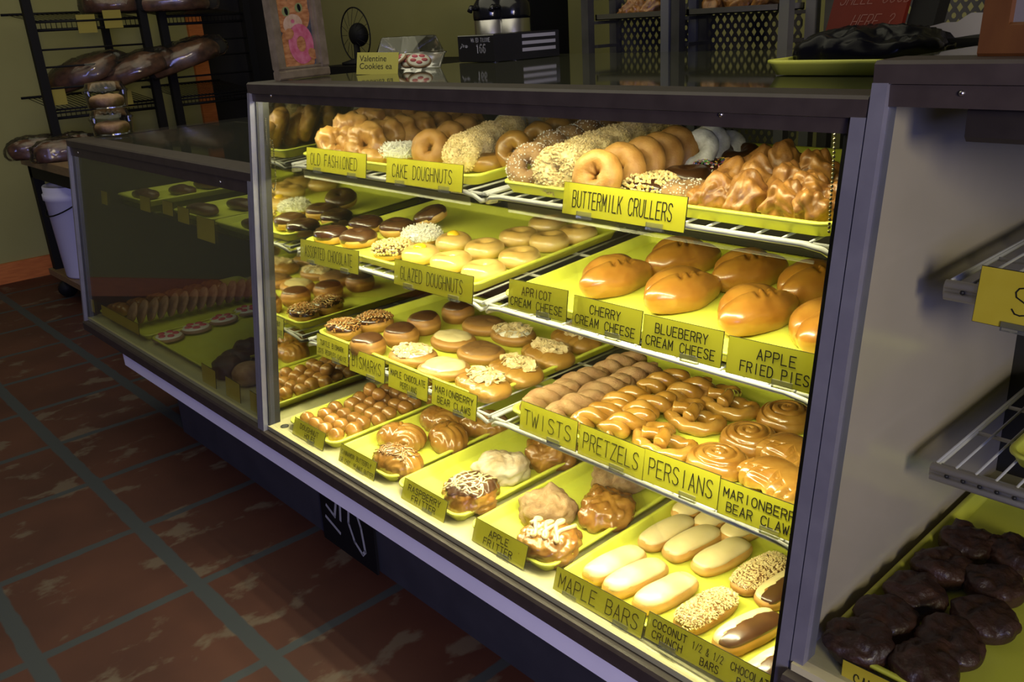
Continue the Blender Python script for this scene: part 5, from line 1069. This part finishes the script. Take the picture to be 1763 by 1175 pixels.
for k in range(16): a = 2 * PI * k / 16; mb.tube([(.05 * math.cos(a), -.02, .15 + .05 * math.sin(a)), (.14 * math.cos(a), 0, .15 + .14 * math.sin(a))], .0012, 5)
put('guard_wires', mb.mesh('wires', 'black'), o, kind='stuff')
s = blob(.062, .05, .062, 24, 14); s.V += np.array((0, .02, .15)); put('motor', s.mesh('motor', 'black'), o); mb = MB(); mb.lathe([(.09, 0), (.09, .012), (.02, .03), (.015, .10)], 24); put('base', mb.mesh('base', 'black', True), o)

# ---------------------------------------------------------------- bread corner at the left wall
o = thing('bread_cart', 'black rolling cart with a wood-edged top by the left wall', 'cart', (-5.6, 1.30, 0)); CT = .80
mb = MB(); mb.box(0, 1.75, 0, 1.25, CT - .005, CT); mb.box(0, 1.75, -.004, .0, CT - .045, CT); mb.box(-.004, 0, 0, 1.25, CT - .045, CT); put('top', mb.mesh('top', 'wood'), o, label='brown wood-edged top')
mb = MB(); mb.box(.02, 1.73, .02, .04, CT - .12, CT - .045); mb.box(.02, .04, .02, 1.23, CT - .12, CT - .045); put('apron', mb.mesh('apron', 'black'), o)
for x, y in ((.02, .02), (1.68, .02), (.02, 1.18), (1.68, 1.18)):
    mb = MB(); mb.box(x, x + .055, y, y + .055, .13, CT - .045); l = put('leg', mb.mesh('leg', 'black'), o)
    mb = MB(); mb.tube([(x + .20, y, .05), (x + .235, y, .05)], .05, 16); put('caster', mb.mesh('caster', 'black', True), l)
mb = MB(); mb.box(0, 1.75, 0, 1.25, .10, .135); put('lower_shelf', mb.mesh('lower_shelf', 'wood'), o)
def bread_rack(label, ys, x0=-5.35, back=()):
    o = thing('bread_rack', label, 'rack', (x0, ys[0], CT)); y1 = ys[-1] - ys[0]
    for y in ys: mb = MB(); mb.box(0, .04, y - ys[0], y - ys[0] + .045, 0, 1.1); put('post', mb.mesh('post', 'black'), o)
    for y in back: mb = MB(); mb.box(-.52, -.485, y - ys[0], y - ys[0] + .04, 0, .95); put('back_post', mb.mesh('back_post', 'black'), o)
    for z in (.07, .23, .36, .47, .56, .70): mb = MB(); mb.tube([(.02, .02, z), (.02, y1 + .02, z)], .006, 6); put('rail', mb.mesh('rail', 'black', True), o)
    for z in (.20, .66):
        mb = MB(); n = 22
        for k in range(n): y = .05 + (y1 - .04) * k / (n - 1); mb.tube([(.0, y, z), (.0, y, z + .045), (-.50, y, z + .10)], .0022, 5)
        mb.tube([(0, .02, z), (0, y1 + .02, z)], .009, 6); mb.tube([(0, .02, z + .045), (0, y1 + .02, z + .045)], .006, 6); mb.tube([(-.50, .02, z + .10), (-.50, y1 + .02, z + .10)], .008, 6); put('wire_basket', mb.mesh('basket', 'black', True), o)
    return o
bread_rack('black wire bread rack by the left wall, the nearer one', (1.42, 2.02), back=(1.98,)); bread_rack('black wire bread rack before the dark doorway, the farther one', (2.13, 2.66))
def bread_bag(loc, rot, L, W, H, label, m='bread', group=None):
    o = thing('bagged_bread', label, 'bread', loc, rot, group); sd = loc[1] * 7
    s = blob(L, W, H, 40, 20, 2.3, 2.4); s.displace(lambda p: .014 * nz(p, 12, sd) + .006 * ridged(p, 40, sd)); s.flat(-H * .6); put('loaf', s.mesh('loaf', m), o)
    s = blob(L * 1.08, W * 1.08, H * 1.1, 48, 22, 2.2, 2.3); s.displace(lambda p: .012 * ridged(p, 20, sd) + .007 * ridged(p, 60, sd + 2)); s.flat(-H * .62)
    for v in s.V:
        if v[0] > L * .8: v[1] *= .5; v[0] += .03
    s.V[:, 2] += .0; put('bag', s.mesh('bag', 'bagfilm'), o, label='clear plastic bag')
def bb(u, v, x, dims, rz, ry, label): p = at_x(u, v, x); bread_bag((p[0], p[1], p[2]), (0, R(ry), R(rz)), *dims, label)
bb(155, 146, -5.45, (.21, .12, .085), 60, -17, 'bagged brown loaf on the lower rack shelf, left one'); bb(235, 140, -5.35, (.21, .12, .085), 60, -17, 'bagged brown loaf on the lower rack shelf, behind the rack post'); bb(322, 118, -5.3, (.22, .12, .085), 65, -17, 'bagged loaf hanging past the rack post toward the dark doorway')
bb(196, 22, -5.45, (.16, .10, .07), 60, 0, 'bagged loaf on the upper rack shelf, left of the post'); bb(288, 20, -5.35, (.24, .12, .07), 60, 0, 'bagged loaf on the upper rack shelf, right of the post')
for i, (u, v) in enumerate([(60, 258), (82, 255), (104, 262), (125, 252)]): p = at_plane(u, v, 1.4, CT + .045, 0); bread_bag((p[0], p[1], CT), (0, 0, R(75)), .13, .055, .065, 'bagged dark loaf lying on the cart top, %s from the left end' % ('first', 'second', 'third', 'fourth')[i], 'bread', 'bagged loaves on the cart')
for i, (u, v, y) in enumerate([(178, 32, 1.42), (222, 30, 1.42)]): pass
def tagcard(u, v, x, label):
    p = at_x(u, v, x); o = put('price_tag', MB().box(-.001, .001, -.05, .05, -.05, .045).mesh('tag', 'tagpaper'), None, tuple(p)); tag(o, label, 'tag')
tagcard(149, 40, -5.33, 'yellow price tag on the upper rack shelf, left of two'); tagcard(194, 32, -5.33, 'yellow price tag on the upper rack shelf, beside the post'); tagcard(97, 165, -5.33, 'yellow price tag on the lower rack shelf, at its left end'); tagcard(213, 170, -5.33, 'yellow price tag on the lower rack shelf behind the clear tubs')
# two clear tubs stacked on the low case, bucket and basket under the cart
for i, lb in enumerate(('lower ribbed clear tub of brown cookies on the low dark case', 'upper ribbed clear tub of brown cookies, stacked on another')):
    p = at_y(190, 247, 1.10); z = 1.058 + i * .095; o = thing('clear_tub', lb, 'plastic tub', (p[0], 1.12, z + .001))
    mb = MB(); n = 48; V = []
    for r, zz in ((.066, 0), (.072, .05), (.076, .056), (.076, .06), (.070, .064), (.060, .088), (.02, .092)): V += [((r + .0015 * (k % 2)) * math.cos(2 * PI * k / n), (r + .0015 * (k % 2)) * math.sin(2 * PI * k / n), zz) for k in range(n)]
    put('shell', mesh('tub', V, [(a * n + k, a * n + (k + 1) % n, (a + 1) * n + (k + 1) % n, (a + 1) * n + k) for a in range(6) for k in range(n)] + [tuple(range(n - 1, -1, -1)), tuple(6 * n + k for k in range(n))], 'plastic'), o, label='ribbed clear shell')
    s = blob(.060, .060, .024, 28, 12, 2, 3); s.displace(lambda p: .004 * nz(p, 40, i)); s.flat(-.02); put('cookies', s.mesh('cookies', 'cookie'), o, (0, 0, .002), label='brown cookies inside', kind='stuff')
o = thing('plastic_bucket', 'tall white plastic bucket under the cart top', 'bucket', (-5.25, 1.46, .137))
mb = MB(); mb.lathe([(.150, 0), (.155, .01), (.172, .44), (.180, .445), (.180, .475), (.172, .48), (.172, .515), (.168, .52), (.160, .50), (.155, .10)], 36); b = put('pail', mb.mesh('pail', 'bucket', True), o)
mb = MB(); mb.tube([(.178 * math.cos(a), .178 * math.sin(a) - .004, .46 - .10 * math.sin(PI * (a - PI) / PI)) for a in [PI + PI * i / 16 for i in range(17)]], .004, 6); put('bail_handle', mb.mesh('handle', 'black', True), o, label='dark wire handle')
s = blob(.10, .10, .15, 30, 18, 2, 2.6); s.flat(-.13); tag(put('brown_basket', s.mesh('basket', 'kraft'), None, (-4.86, 1.38, .137)), 'brown woven basket beside the white bucket on the lower cart shelf', 'basket')
for i in range(2): s = blob(.075, .07, .065, 26, 14); s.displace(lambda p: .012 * (ridged(p, 22, i * 5) - .4)); tag(put('dark_loaf', s.flat(-.05).mesh('dark_loaf', 'darkbread'), None, (-4.86 + .03 * i, 1.38, .392 + .108 * i)), 'dark rough loaf on the brown basket, %s' % ('lower one', 'upper one')[i], 'bread')
